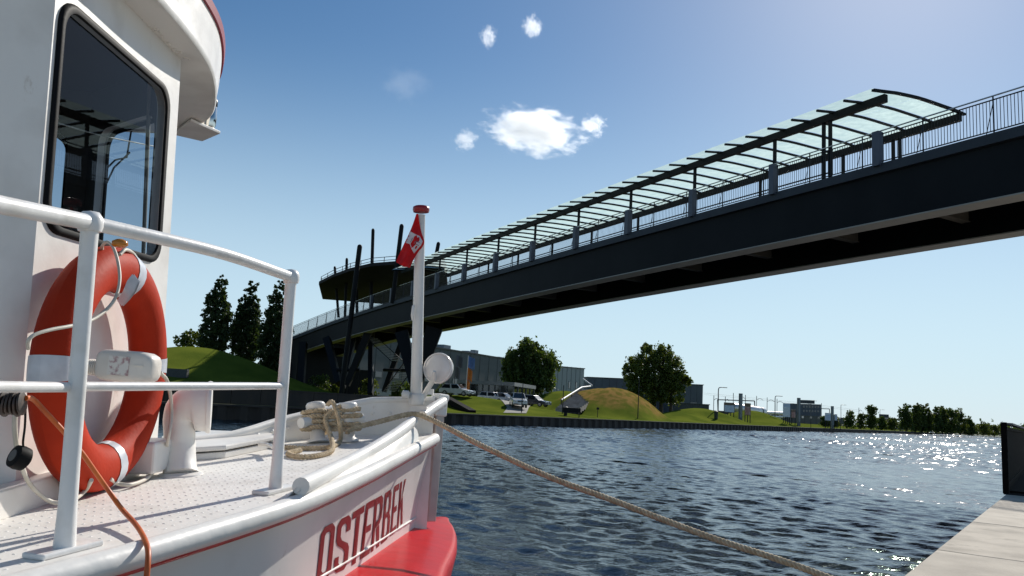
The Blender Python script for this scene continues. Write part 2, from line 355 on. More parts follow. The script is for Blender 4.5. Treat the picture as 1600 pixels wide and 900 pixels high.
for i in range(6):
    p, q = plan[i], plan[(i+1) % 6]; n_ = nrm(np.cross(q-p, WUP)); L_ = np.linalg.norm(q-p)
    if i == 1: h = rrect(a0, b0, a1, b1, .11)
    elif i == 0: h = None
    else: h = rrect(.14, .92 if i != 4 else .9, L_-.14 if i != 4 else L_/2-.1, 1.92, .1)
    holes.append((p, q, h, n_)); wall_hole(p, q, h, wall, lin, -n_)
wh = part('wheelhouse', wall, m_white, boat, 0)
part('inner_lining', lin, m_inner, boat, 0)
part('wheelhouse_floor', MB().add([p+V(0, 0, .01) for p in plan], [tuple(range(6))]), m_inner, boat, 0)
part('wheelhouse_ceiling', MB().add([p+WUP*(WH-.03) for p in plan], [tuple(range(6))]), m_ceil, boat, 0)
def loop_tube(p, q, h, off, rad, n_=None): 
    a = nrm(q-p); return MB().tube([p+a*u+WUP*v+off for u, v in h], rad, 8, closed=True)
for i, (p, q, h, n_) in enumerate(holes):
    if not h: continue
    a = nrm(q-p); k = len(h); ctr = np.mean(h, axis=0)
    ring = []
    for u, v in h:
        d = nrm(np.array([u, v])-ctr)
        o = V(*(0, 0, 0)); P0 = p+a*u+WUP*v; D = a*d[0]+WUP*d[1]
        ring.append([P0-D*.030+n_*.002, P0-D*.026+n_*.014, P0-D*.006+n_*.018, P0+D*.013+n_*.014, P0+D*.018+n_*.001])
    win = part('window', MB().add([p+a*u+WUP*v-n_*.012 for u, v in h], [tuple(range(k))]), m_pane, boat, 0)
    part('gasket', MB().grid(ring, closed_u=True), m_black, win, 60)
# wiper on the front window, seen through the glass; white cable across
wp = [at(160, 300, 4.9), at(178, 262, 4.95), at(203, 238, 5.0)]
part('wiper', MB().tube(wp, .006, 6).tube([at(168, 262, 4.95), at(180, 250, 4.95), at(198, 246, 5.0), at(205, 205, 5.05)], .006, 6), m_dark, boat, 60)
part('ceiling_cable', MB().tube(smooth_path([fac(90, 192, -.35), fac(160, 212, -.35), fac(258, 232, -.3)], 12), .004, 6), m_hose, boat, 60)
part('curtain_rail', MB().tube([fac(224, 400, -.2), fac(234, 130, -.2)], .012, 8), m_hose, boat, 60)
# roof with overhanging visor
ST = plan[2]+WUP*WH
def sofz(X, Y): return V(X, Y, ST[2]+(.05*(X-ST[0])+.06*(Y-ST[1])))
px_out = [onplane(x, y, ST, DN) for x, y in ((245, 0), (300, 65), (328, 110), (335, 150), (328, 180), (300, 197))]
ro = [sofz(-2.7, .85), sofz(-2.2, 1.75), sofz(-1.86, 2.5), sofz(-1.735, 3.1)]+px_out+[sofz(-2.75, 5.62), sofz(-3.3, 5.45), sofz(-3.9, 5.0), sofz(-4.6, 4.2), sofz(-5.2, 3.2), sofz(-5.0, 2.5), sofz(-3.9, 1.4), sofz(-2.7, .85)]
ro = smooth_path(ro, 121)[:-1]
ctr = np.mean(ro, axis=0)
part('roof_soffit', MB().add(ro, [tuple(range(len(ro)))]), m_white, boat, 0)
rd = np.array([nrm(V(p[0]-ctr[0], p[1]-ctr[1], 0)) for p in ro])
part('roof_fascia', MB().grid([[p-d*.02, p+d*.006+V(0, 0, -.006), p+d*.016+V(0, 0, .006), p+d*.012+V(0, 0, .03), p+d*.02+V(0, 0, .14), p+d*.02+V(0, 0, .25)] for p, d in zip(ro, rd)], closed_u=True), m_white, boat, 50)
part('roof_trim', MB().grid([[p+d*.015+V(0, 0, .25), p+d*.034+V(0, 0, .252), p+d*.038+V(0, 0, .30), p-d*.02+V(0, 0, .335), p-d*.5+V(0, 0, .37)] for p, d in zip(ro, rd)], closed_u=True).add([p-d*.5+V(0, 0, .37) for p, d in zip(ro, rd)], [tuple(range(len(ro)))]), m_redtrim, boat, 50)
part('dangling_wire', MB().tube(smooth_path([onplane(220, 30, ST, DN), onplane(226, 38, ST, DN)+V(0, 0, -.03), onplane(227, 49, ST, DN)+V(0, 0, -.05), onplane(219, 56, ST, DN)+V(0, 0, -.06), onplane(211, 55, ST, DN)+V(0, 0, -.06)], 14), .0065, 6), m_black, boat, 60)
mb = MB()
for i in range(26):
    x, y = 232+i*2.5+rng.normal(0, 1.5), 38+i*2.2+rng.normal(0, 3)
    mb.lathe([(.012*rng.uniform(.4, 1.2), 0), (.006, .006)], onplane(x, y, ST, DN), (0, 0, -1), 6)
part('weld_spatter', mb, m_white, boat, 60, kind='stuff')
# flood lamp on a bracket under the visor
lp = boat
P4 = [onplane(x, y, ST+V(0, 0, -.03), DN) for x, y in ((268, 210), (316, 221), (344, 209), (298, 189))]
fl = part('lamp_bracket', MB().prism(P4, V(0, 0, .02)), m_white, boat, 0, bevel=.003)
lc = onplane(317, 205, ST+V(0, 0, -.005), DN)
part('lamp_base', MB().lathe([(.085, 0), (.088, .01), (.085, .022), (.06, .03)], lc, UP, 24), m_dark, fl, 50)
part('lamp_body', MB().lathe([(.045, .03), (.05, .06), (.047, .11), (.036, .15), (.03, .19), (.026, .2)], lc+V(.03, .0, 0), nrm(V(.12, 0, 1)), 20), m_chrome, fl, 60)
part('lamp_knob', MB().lathe([(.012, 0), (.03, .01), (.032, .05), (.02, .075), (.006, .08)], lc+V(.055, 0, .185), UP, 14), m_dark, fl, 60)
# kick plate along the wheelhouse foot
kp = [c1+NF*.03-A*.3, c2+NF*.03-A*.05]
part('kick_plate', MB().box((kp[0]+kp[1])/2+WUP*.05, np.linalg.norm(kp[1]-kp[0]), .07, .11, X=A, Y=NF, Z=WUP), m_white, boat, 0, bevel=.01)
part('deck_box', MB().box(fac(228, 722, .16)+WUP*.03, .22, .16, .14, X=A, Y=NF, Z=WUP).box(fac(200, 730, .06)+WUP*.0, .3, .10, .10, X=A, Y=NF, Z=WUP), m_white, boat, 0, bevel=.012)

# ---- pipe railing
def post(bx, by, tx, ty, Yt, r):
    b = deck(bx, by); t = at(tx, ty, Yt)
    P = [b+(t-b)*k for k in np.linspace(0, 1, 9)]; rr = [r*1.25, r*1.05]+[r]*6+[r*1.05]
    o = part('railing_post', MB().tube(P, rr, 16).lathe([(r*1.32, -r*1.1), (r*1.5, -r*.5), (r*1.5, r*.5), (r*1.0, r*1.3), (.001, r*1.5)], t, UP, 16), m_rail, boat, 60)
    tn = nrm(V(.35, .93, .07)); sd_ = nrm(np.cross(UP, tn))
    part('foot_plate', MB().box(b+UP*.008, .085, .2, .016, X=sd_, Y=tn, Z=UP), m_rail, o, 0, bevel=.005)
    return b, t
pb1, pt1 = post(100, 862, 141, 348, 2.33, .0245)
pb2, pt2 = post(430, 768, 455, 433, 3.36, .0235)
aft_t = at(-90, 302, 1.75); aft_m = at(-90, 604, 1.8)
tr = [aft_t, pt1]; part('top_rail', MB().tube(tr, .0245, 16), m_rail, boat, 60)
mid = (pt1+pt2)/2+V(.03, 0, .012)
part('top_rail', MB().tube(smooth_path([pt1, mid, pt2], 14), .0225, 16), m_rail, boat, 60)
q1 = pb1+(pt1-pb1)*.495; q2 = at(441, 603, 3.35)
part('mid_rail', MB().tube([aft_m, at(112, 605, 2.345)], .0150, 12), m_rail, boat, 60)
part('mid_rail', MB().tube([at(112, 604, 2.345), q2], .0145, 12), m_rail, boat, 60)

# ---- cowl vent
Pc = [deck(282, 742), at(281, 700, 3.84), at(280.5, 672, 3.84), at(282, 654, 3.84), at(289, 641, 3.84), at(302, 636, 3.85), at(316, 636, 3.86), at(327, 636, 3.87)]
Pc = smooth_path(Pc, 24)
rr = np.interp(np.linspace(0, 1, 24), [0, .05, .28, .45, .6, .75, .9, 1], [.082, .071, .071, .080, .098, .112, .117, .119])
part('cowl_vent', MB().tube(Pc, rr, 22).lathe([(.1, 0), (.098, .006), (.075, .014)], Pc[0], UP, 22), m_white, boat, 50)
vx = nrm(Pc[-1]-Pc[-2]); part('vent_lip', MB().lathe([(.112, -.012), (.124, -.010), (.127, 0), (.124, .010), (.110, .011)], Pc[-1], vx, 26), m_white, boat, 60)
# ---- flat hatch
hp = [deck(x, y, .0) for x, y in ((262, 723), (352, 716), (428, 700), (420, 694), (330, 690), (255, 700))]
h1 = part('hatch_coaming', MB().prism(hp, UP*.035), m_white, boat, 0, bevel=.006)
hc = np.mean(hp, axis=0); part('hatch_lid', MB().prism([hc+(p-hc)*1.04+UP*.045 for p in hp], UP*.028), m_white, boat, 0, bevel=.008)
part('hatch_strap', MB().tube([deck(430, 700, .06), deck(418, 695, .05), deck(405, 694, .05)], .012, 8), m_white, boat, 60)

# ---- mooring bitts
bt = []
for bx, by, tx, ty, Yb in ((497, 692, 493, 630, 5.26), (543, 690, 543, 629, 5.30)):
    b, t = deck(bx, by), at(tx, ty, Yb); ax_ = nrm(t-b); H_ = np.linalg.norm(t-b)
    part('bitt_post', MB().lathe([(.075, 0), (.072, .012), (.047, .03), (.045, H_*.7), (.05, H_*.8), (.062, H_*.86), (.064, H_-.012), (.056, H_), (.001, H_+.002)], b, ax_, 22), m_white, boat, 60)
    bt.append((b, t))
cbar = [at(470, 661, 5.12), at(500, 657, 5.26), at(548, 655, 5.30), at(566, 654, 5.36)]
part('bitt_crossbar', MB().tube(cbar, .034, 16), m_white, boat, 50)
# ---- ensign staff, searchlight
f0, f1 = at(650, 632, 5.76), at(657, 336, 5.72)
part('flag_staff', MB().tube([f0+(f1-f0)*k for k in np.linspace(0, 1, 8)], np.linspace(.043, .036, 8), 18), m_white, boat, 60)
part('staff_cap', MB().lathe([(.04, -.022), (.058, -.018), (.063, 0), (.060, .022), (.045, .03), (.001, .033)], at(658, 328, 5.72), UP, 22), m_capred, boat, 60)
part('staff_collar', MB().lathe([(.055, 0), (.06, .02), (.06, .07), (.05, .08)], f0+V(0, 0, .0), nrm(f1-f0), 18).lathe([(.02, 0), (.03, .01), (.03, .05), (.001, .06)], at(640, 617, 5.7), V(-1, 0, .0), 12), m_white, boat, 60)
part('staff_cleat', MB().tube([at(646, 478, 5.68), at(645, 484, 5.66), at(644, 492, 5.66), at(645, 500, 5.68)], .010, 8), m_white, boat, 60)
sc = at(684, 575, 5.75); sax = nrm(V(-.30, -.92, .10))
slt = part('searchlight', MB().lathe([(.001, .024), (.04, .0225), (.075, .017), (.096, .008), (.100, .004), (.103, .010), (.112, .008), (.115, -.004), (.112, -.03), (.09, -.06), (.05, -.085), (.001, -.09)], sc, sax, 30), m_lens, boat, 60)
sr = nrm(np.cross(sax, V(0, 0, 1)))
part('searchlight_bracket', MB().tube([at(660, 622, 5.8), at(668, 608, 5.78), at(678, 592, 5.74)], .020, 10).tube([at(678, 594, 5.70), at(679, 580, 5.66)], [.02, .012], 10).box(at(672, 612, 5.8), .05, .05, .04), m_white, slt, 60)

# ---- painted name on the bow
from mathutils.bvhtree import BVHTree
hv = [Vector(v.co)+Vector(ORG[hull.name]) for v in hull.data.vertices]
bvh = BVHTree.FromPolygons(hv, [tuple(p.vertices) for p in hull.data.polygons])
def on_hull(x, y, off):
    loc, nn, i, d = bvh.ray_cast(Vector(CP), Vector(ray(x, y)).normalized())
    if loc is None: return at(x, y, 4)
    nn = np.array(nn); nn = nn if nn@(CP-np.array(loc)) > 0 else -nn
    return np.array(loc)+nn*off
def strip(*prs): return [(prs[i][0], prs[i][1], prs[i+1][1], prs[i+1][0]) for i in range(len(prs)-1)]
def rct(a, b, c, d): return [((a, b), (c, b), (c, d), (a, d))]
o8 = [(0, .1), (.22, 0), (.78, 0), (1, .1), (1, .9), (.78, 1), (.22, 1), (0, .9)]; i8 = [(.3, .18), (.4, .13), (.6, .13), (.7, .18), (.7, .82), (.6, .87), (.4, .87), (.3, .82)]
GL = {'O': strip(*[(o8[i % 8], i8[i % 8]) for i in range(9)]),
 'S': strip(((1, .70), (.7, .70)), ((1, .9), (.7, .82)), ((.78, 1), (.6, .87)), ((.22, 1), (.4, .87)), ((0, .9), (.3, .82)), ((0, .62), (.3, .66)), ((.12, .52), (.42, .58)), ((.58, .40), (.88, .47)), ((.7, .33), (1, .38)), ((.7, .18), (1, .1)), ((.6, .13), (.78, 0)), ((.4, .13), (.22, 0)), ((.3, .18), (0, .1)), ((.3, .30), (0, .30))),
 'T': rct(0, .87, 1, 1)+rct(.34, 0, .68, .87),
 'E': rct(0, 0, .32, 1)+rct(.32, .87, 1, 1)+rct(.32, .44, .85, .56)+rct(.32, 0, 1, .13),
 'R': rct(0, 0, .3, 1)+strip(((.3, 1), (.3, .87)), ((.76, 1), (.6, .87)), ((1, .92), (.7, .82)), ((1, .56), (.7, .60)), ((.8, .46), (.6, .54)), ((.3, .42), (.3, .54)))+[((.42, .42), (.76, .45), (1, 0), (.68, 0))],
 'B': rct(0, 0, .3, 1)+strip(((.3, 1), (.3, .88)), ((.74, 1), (.6, .88)), ((.96, .92), (.68, .83)), ((.96, .62), (.68, .64)), ((.84, .52), (.6, .58)), ((.3, .46), (.3, .58)))+strip(((.6, .58), (.5, .47)), ((.84, .52), (.6, .47)), ((1, .42), (.7, .40)), ((1, .1), (.7, .18)), ((.78, 0), (.6, .12)), ((.3, 0), (.3, .12))),
 'K': rct(0, 0, .3, 1)+[((.3, .36), (.68, 1), (1, 1), (.3, .52))]+[((.40, .56), (.62, .66), (1, 0), (.68, 0))]}
tops = np.array([(495, 830), (513, 820), (540, 807), (560, 795), (576, 784), (590, 777), (605, 768), (617, 759), (629, 751), (640, 744)])
bots = np.array([(485, 914), (500, 907), (530, 893), (550, 883), (566, 872), (585, 859), (598, 848), (613, 835), (624, 822), (640, 808)])
LT = [('O', 502, 524, 493, 516), ('S', 528, 549, 520, 542), ('T', 551, 569.5, 543, 561), ('E', 572, 585.5, 562, 577), ('R', 586, 599, 579, 592), ('B', 601.5, 612.5, 595, 607), ('E', 615.5, 623.5, 609, 618), ('K', 625.5, 634.5, 619.5, 628.5)]
for ch, tl, trr, bl, br in LT:
    mb = MB()
    for poly in GL[ch]:
        pts = []
        dense = []
        for i in range(len(poly)):
            p0, p1 = poly[i], poly[(i+1) % len(poly)]
            dense += [(p0[0]+(p1[0]-p0[0])*t, p0[1]+(p1[1]-p0[1])*t) for t in (0, .34, .67)]
        for u, v in dense:
            xt, xb = tl+(trr-tl)*u, bl+(br-bl)*u
            yt, yb = np.interp(xt, tops[:, 0], tops[:, 1]), np.interp(xb, bots[:, 0], bots[:, 1])
            pts.append(on_hull(xb+(xt-xb)*v, yb+(yt-yb)*v, .0025))
        mb.add(pts, [tuple(range(len(pts)))])
    o = part('letter', mb, m_letter, boat, 0)

# ------------------------------------------------------------------ things on the boat
RC = fac(167, 573, .13); RM, RT = .412, .095
def ringp(t, s, rt): return RC+(A*math.cos(t)+WUP*math.sin(t))*(RM+rt*math.cos(s))+NF*rt*math.sin(s)*.85
def ring_grid(t0, t1, n, rt, closed):
    return [[ringp(t0+(t1-t0)*i/n, 2*math.pi*j/20, rt) for j in range(21)] for i in range(n+(0 if closed else 1))]
buoy = thing('lifebuoy', 'orange lifebuoy with four silver tape bands hung on the wheelhouse wall', 'lifebuoy', RC-WUP*.51)
part('ring', MB().grid(ring_grid(0, 2*math.pi, 64, RT, True), closed_u=True), m_orange, buoy, 70)
for a_, wd in ((76, 10), (180, 11), (0, 9), (-84, 9)): part('tape_band', MB().grid(ring_grid(R(a_-wd/2), R(a_+wd/2), 5, RT+.003, False)), m_tape, buoy, 70)
fl_ = [[at(*p) for p in row] for row in (((183, 470, 2.98), (190, 478, 2.98)), ((192, 455, 2.93), (200, 468, 2.92)), ((199, 438, 2.90), (210, 455, 2.88)), ((207, 428, 2.90), (216, 440, 2.88)))]
part('tape_flap', MB().grid(fl_).grid([[p+V(.004, .006, 0) for p in r_] for r_ in fl_]), m_tape, buoy, 60)
gl = smooth_path([fac(44, 545, .24), fac(44, 533, .25), fac(54, 523, .26), fac(80, 515, .28), fac(112, 509, .3), fac(141, 501, .31), fac(165, 485, .32), fac(181, 464, .32), fac(187, 437, .31), fac(184, 408, .28), fac(176, 385, .24), fac(167, 378, .2), fac(160, 384, .17), fac(160, 394, .14)], 60)
part('grab_line', MB().tube(gl, .0062, 8), m_hose, buoy, 60)
part('grab_line', MB().tube(smooth_path([fac(187, 398, .2), fac(197, 390, .2), fac(211, 400, .16), fac(222, 424, .1), fac(226, 445, .06)], 20), .0075, 8), m_hose, buoy, 60)
part('grab_line', MB().tube(smooth_path([fac(250, 582, .26), fac(262, 598, .26), fac(268, 640, .26), fac(262, 690, .26), (deck(252, 720, .03)), deck(232, 745, .02), deck(205, 757, .02), deck(182, 755, .03), fac(172, 748, .2)], 50), .0085, 8), m_hose, buoy, 60)
part('grab_line', MB().tube(smooth_path([fac(28, 632, .16), fac(23, 655, .16), fac(25, 690, .15), fac(33, 725, .12), fac(48, 758, .1), deck(78, 783, .03), deck(108, 784, .02), deck(132, 768, .03), fac(143, 750, .2)], 50), .0080, 8), m_hose, buoy, 60)
# cream float light beside the ring
cc = at(202, 573, 2.72); cx, cy, cz = nrm(V(1, -.04, -.02)), nrm(V(.04, 1, 0)), V(0, 0, 1)
cask = thing('buoy_light', 'cream plastic float light with worn paper label lying across the lifebuoy', 'float light', cc-V(0, 0, .055))
G = []
for u, s in ((-.100, .01), (-.100, .62), (-.094, .82), (-.08, .95), (-.06, 1), (.045, 1), (.07, .95), (.088, .80), (.097, .60), (.098, .01)):
    G.append([cc+cx*u+cy*.055*s*np.sign(math.cos(t))*abs(math.cos(t))**.5+cz*.054*s*np.sign(math.sin(t))*abs(math.sin(t))**.5 for t in np.linspace(0, 2*math.pi, 33)])
part('body', MB().grid(G), m_cask, cask, 50)
part('label', MB().box(cc-cy*.0565+cx*(-.008), .072, .0025, .064, X=cx, Y=cy, Z=cz), m_label, cask, 0)
part('seam', MB().box(cc-cy*.055+cx*.052+cz*.006, .05, .004, .004, X=cx, Y=cy, Z=cz), m_cask, cask, 0)
G = MB()
for i in range(6): G.lathe([(.024, 0), (.028, .002), (.028, .005), (.024, .007)], cc-cx*(.100+.007*i)-cz*.012, -cx, 16)
part('ribbed_neck', G, m_cask, cask, 50)
part('lamp_lens', MB().lathe([(.02, 0), (.03, .008), (.028, .022), (.012, .03), (.001, .032)], at(187, 386, 2.95), UP, 14), m_amber, buoy, 60)
# orange cable, its coil and plug
oc = smooth_path([at(40, 622, 2.45), at(52, 624, 2.5), at(75, 648, 2.55), at(100, 675, 2.6), at(128, 708, 2.66), at(152, 742, 2.72), at(172, 770, 2.76), at(190, 795, 2.72), at(211, 818, 2.58), at(224, 838, 2.46), at(231, 858, 2.38), at(231, 880, 2.345), at(229, 905, 2.335), at(227, 970, 2.33), at(225, 1150, 2.3)], 90)
solo('cable', MB().tube(oc, .0082, 10), m_cable, 'orange power cable running over the white deck edge below the lifebuoy', 'cable', smooth=60)
mb = MB()
for i in range(9):
    c = at(-14+i*6, 631+2*math.sin(i*2), 2.44); mb.lathe([(.024, -.006), (.036, -.003), (.036, .003), (.024, .006)], c, nrm(V(1, .2, .05+.1*math.sin(i))), 16)
m_coil = mat('dark_coil', (.07, .04, .028), .5, (.02, .015, .012), 40)
solo('coiled_flex', mb, m_coil, 'dark ribbed coil of flex tied behind the middle rail at the left edge', 'coil', smooth=50)
plug = thing('plug', 'black round plug dangling on a thin cord left of the lifebuoy', 'plug', at(30, 732, 2.6))
pa = nrm(V(-.5, -.8, .35)); pc = at(30, 715, 2.6)
part('shell', MB().lathe([(.024, .022), (.036, .018), (.039, 0), (.037, -.02), (.025, -.028), (.001, -.028)], pc, pa, 22), m_black, plug, 50)
part('socket', MB().lathe([(.020, 0), (.019, .012), (.001, .012)], pc+pa*.012, pa, 16), mat('grey_rubber', (.10, .10, .10), .5), plug, 50)
part('cord', MB().tube(smooth_path([at(40, 630, 2.5), at(39, 665, 2.55), at(36, 690, 2.58), pc+V(.01, 0, .03)], 12), .0035, 6), m_black, plug, 60)

# ---- mooring rope (three strands)
def rope(P, r, pitch, mb):
    P = np.asarray(P); L = np.concatenate([[0], np.cumsum(np.linalg.norm(np.diff(P, axis=0), axis=1))])
    n = max(8, int(L[-1]/pitch*9)); s = np.linspace(0, L[-1], n); Q = np.stack([np.interp(s, L, P[:, k]) for k in range(3)], 1)
    T = np.gradient(Q, axis=0); T /= np.linalg.norm(T, axis=1)[:, None]; N = nrm(np.cross(T[0], V(.3, .1, 1))); fr = []
    for i in range(n): N = nrm(N-T[i]*(N@T[i])); fr.append((N, np.cross(T[i], N)))
    for k in range(3):
        ph = 2*math.pi*k/3
        mb.tube([Q[i]+r*.52*(fr[i][0]*math.cos(ph+s[i]/pitch*2*math.pi/1)+fr[i][1]*math.sin(ph+s[i]/pitch*2*math.pi)) for i in range(n)], r*.54, 6)
mb = MB()
A0, B0 = bt[0], bt[1]
def around(bp, h, rr, a0, a1, n, dh=0):
    b, t = bp; ax_ = nrm(t-b); x_ = nrm(np.cross(ax_, V(0, 1, 0))); y_ = np.cross(ax_, x_)
    return [b+ax_*(h+dh*i/n)+rr*(x_*math.cos(R(a0+(a1-a0)*i/n))+y_*math.sin(R(a0+(a1-a0)*i/n))) for i in range(n+1)]
turns = []
for j in range(4):                       # figure-eight turns
    h = .075+j*.036+rng.normal(0, .008); q_ = .064+abs(rng.normal(0, .012)); q2_ = .064+abs(rng.normal(0, .012))
    turns += around(A0, h, q_, -60, -330, 10, .02)+around(B0, h+rng.normal(.012, .014), q2_, 150, 420, 10, .02)
rope(smooth_path(turns, 300), .0155, .062, mb)
main = smooth_path([at(541, 676, 5.16), at(556, 668, 5.2), at(600, 657, 5.3), at(630, 649, 5.38), at(650, 647, 5.42), at(668, 653, 5.40), at(700, 669, 5.32), at(760, 700, 5.2), at(860, 746, 5.02), at(950, 779, 4.86), at(1100, 836, 4.62), at(1200, 869, 4.46), at(1280, 897, 4.36), V(2.22, 4.10, 1.16)], 240)
rope(main, .0182, .072, mb)
tail = smooth_path([at(512, 632, 5.14), at(519, 628, 5.08), at(526, 642, 5.05), at(531, 664, 5.02), deck(531, 690, .02), deck(512, 699, .016), deck(470, 700, .016), deck(430, 697, .016), deck(400, 690, .016), deck(370, 684, .016), deck(345, 682, .016)], 120)
rope(tail, .0150, .062, mb)
rope(smooth_path([deck(470, 703, .016), deck(450, 709, .016), deck(478, 714, .016), deck(512, 708, .016), deck(520, 698, .03), at(515, 676, 5.08), at(508, 655, 5.12), at(520, 640, 5.16)], 90), .0150, .062, mb)
rp = solo('mooring_rope', mb, m_rope, 'tan twisted mooring rope leading from the bow bitts down to the quay', 'rope', smooth=70)
# ---- flag
def ff(x, y, d=0): return at(x, y, 5.66+d)
rows = [[(650.5, 334, 0), (652, 334, 0), (653.5, 334, 0)], [(645, 350, .01), (650, 350, .02), (655.5, 349, .0)], [(638.5, 366, .03), (648, 366, -.03), (658.5, 363, .02)], [(632, 380, .01), (645, 383, -.04), (663, 378, .0)], [(625.5, 394, .05), (638, 399, -.03), (658, 389, .04)], [(619, 408, .02), (633, 414, -.04), (648, 402, .04)], [(622, 411, .02), (631, 416.5, -.02), (640, 418, .04)]]
Gf = [smooth_path([ff(*p) for p in r_], 13) for r_ in rows]
Gf = np.array([smooth_path([Gf[i][j] for i in range(7)], 25) for j in range(13)])
for i in range(13):
    for j in range(25): Gf[i][j] += V(0, 1, 0)*.012*math.sin(i*1.0+j*.35)*(j/24)
flag = thing('boat_flag', 'red flag with white castle hanging limp from the boat staff', 'flag', at(640, 418, 5.66))
me_f = MB().grid(Gf).grid(Gf+V(0, .004, 0)); part('cloth', me_f, m_flagred, flag, 60)
fbv = BVHTree.FromPolygons([Vector(p) for p in Gf.reshape(-1, 3)], [(i*25+j, (i+1)*25+j, (i+1)*25+j+1, i*25+j+1) for i in range(12) for j in range(24)])
def on_flag(x, y, off):
    loc, nn, i, d = fbv.ray_cast(Vector(CP), Vector(ray(x, y)).normalized())
    p = np.array(loc) if loc is not None else ff(x, y); return p-nrm(ray(x, y))*off
def decal(polys, off):
    mb = MB()
    for pl in polys:
        d = []
        for i in range(len(pl)):
            a_, b_ = pl[i], pl[(i+1) % len(pl)]; d += [(a_[0]+(b_[0]-a_[0])*t, a_[1]+(b_[1]-a_[1])*t) for t in (0, .5)]
        P = [on_flag(x, y, off) for x, y in d]; c = on_flag(sum(p[0] for p in pl)/len(pl), sum(p[1] for p in pl)/len(pl), off)
        mb.add(P+[c], [(i, (i+1) % len(P), len(P)) for i in range(len(P))])
    return mb
part('castle_emblem', decal([[(641.5, 361.5), (649, 366), (640, 381), (634, 379.5), (635.5, 375.5), (639, 377), (640, 374.5), (636, 373), (637.5, 369.5), (641.5, 371), (642.5, 368.5), (639, 366.5)], [(649, 366), (656, 369), (660.5, 377), (658, 383), (652, 390), (647, 396), (643, 389), (640, 381)]], .004), m_flagwhite, flag, 0)
part('emblem_gate', decal([[(646.5, 380.5), (648.3, 377), (649.2, 377.6), (647.6, 381)], [(648.3, 377), (652, 376.3), (652, 377.3), (648.8, 378)], [(652, 376.3), (657, 379.8), (656.4, 380.7), (652, 377.4)], [(650, 380.8), (654.6, 383.6), (654.2, 384.4), (649.6, 381.6)], [(644.2, 371.5), (645, 372), (641.4, 379), (640.7, 378.6)]], .007), m_flagink, flag, 0)
# ------------------------------------------------------------------ water, quay, far bank
def watermat():
    m = bpy.data.materials.new('canal_water'); m.use_nodes = True; t = m.node_tree; b = t.nodes['Principled BSDF']
    b.inputs['Base Color'].default_value = (.004, .012, .022, 1); b.inputs['Roughness'].default_value = .125; b.inputs['Specular IOR Level'].default_value = .44; b.inputs['IOR'].default_value = 1.33
    tc = t.nodes.new('ShaderNodeTexCoord'); h = None
    for rot, sc, st, dist, det, w_ in ((-12, 3.6, (.8, 1.5, 1), 0, 2, .55), (40, 10, (1, 1.4, 1), 0, 2, .24)):
        mp = t.nodes.new('ShaderNodeMapping'); mp.inputs['Rotation'].default_value = (0, 0, R(rot)); mp.inputs['Scale'].default_value = st
        n = t.nodes.new('ShaderNodeTexNoise'); n.inputs['Scale'].default_value = sc; n.inputs['Detail'].default_value = det; n.inputs['Roughness'].default_value = .5
        t.links.new(tc.outputs['Object'], mp.inputs[0]); t.links.new(mp.outputs[0], n.inputs[0])
        mu = t.nodes.new('ShaderNodeMath'); mu.operation = 'MULTIPLY'; mu.inputs[1].default_value = w_; t.links.new(n.outputs[0], mu.inputs[0])
        if h is None: h = mu.outputs[0]
        else:
            ad = t.nodes.new('ShaderNodeMath'); ad.operation = 'ADD'; t.links.new(h, ad.inputs[0]); t.links.new(mu.outputs[0], ad.inputs[1]); h = ad.outputs[0]
    bp = t.nodes.new('ShaderNodeBump'); bp.inputs['Strength'].default_value = 1; bp.inputs['Distance'].default_value = .030
    t.links.new(h, bp.inputs['Height']); t.links.new(bp.outputs[0], b.inputs['Normal'])
    return m
m_water = watermat()
BK, BD = V(-5.64, 72.17, 0), nrm(V(.558, .830, 0)); BN = V(-BD[1], BD[0], 0)      # far bank line, direction, landward normal
def bank(t, d=0, z=0): return BK+BD*t+BN*d+V(0, 0, z)
m_concrete = mat('quay_concrete', (.46, .405, .325), .85, (.29, .25, .20), 1.6, 12, bump=.004, bscale=40, lo=.3, hi=.62)
m_concrete2 = mat('quay_concrete_worn', (.43, .375, .30), .85, (.24, .205, .16), 2.3, 12, bump=.004, bscale=40, lo=.32, hi=.6)
rust(m_concrete, .60, (.17, .145, .115), 1.6); rust(m_concrete2, .58, (.17, .145, .11), 2.1)
m_pile = mat('rusty_sheet_pile', (.035, .024, .018), .7, (.012, .010, .010), 1.2, 8, stretch=(1, 1, .3))
m_soil = mat('joint_dark', (.05, .045, .04), .9)
wv = [V(-1600, -60, -.2), V(1600, -60, -.2), V(2400, 2600, -.2), V(-1600, 2600, -.2)]
g = np.random.default_rng(5); NW = 120
lam = np.exp(g.uniform(np.log(.23), np.log(1.7), NW)); th = math.atan2(BD[1], BD[0])+R(180-8)+g.normal(0, R(38), NW); phs = g.uniform(0, 6.28, NW)
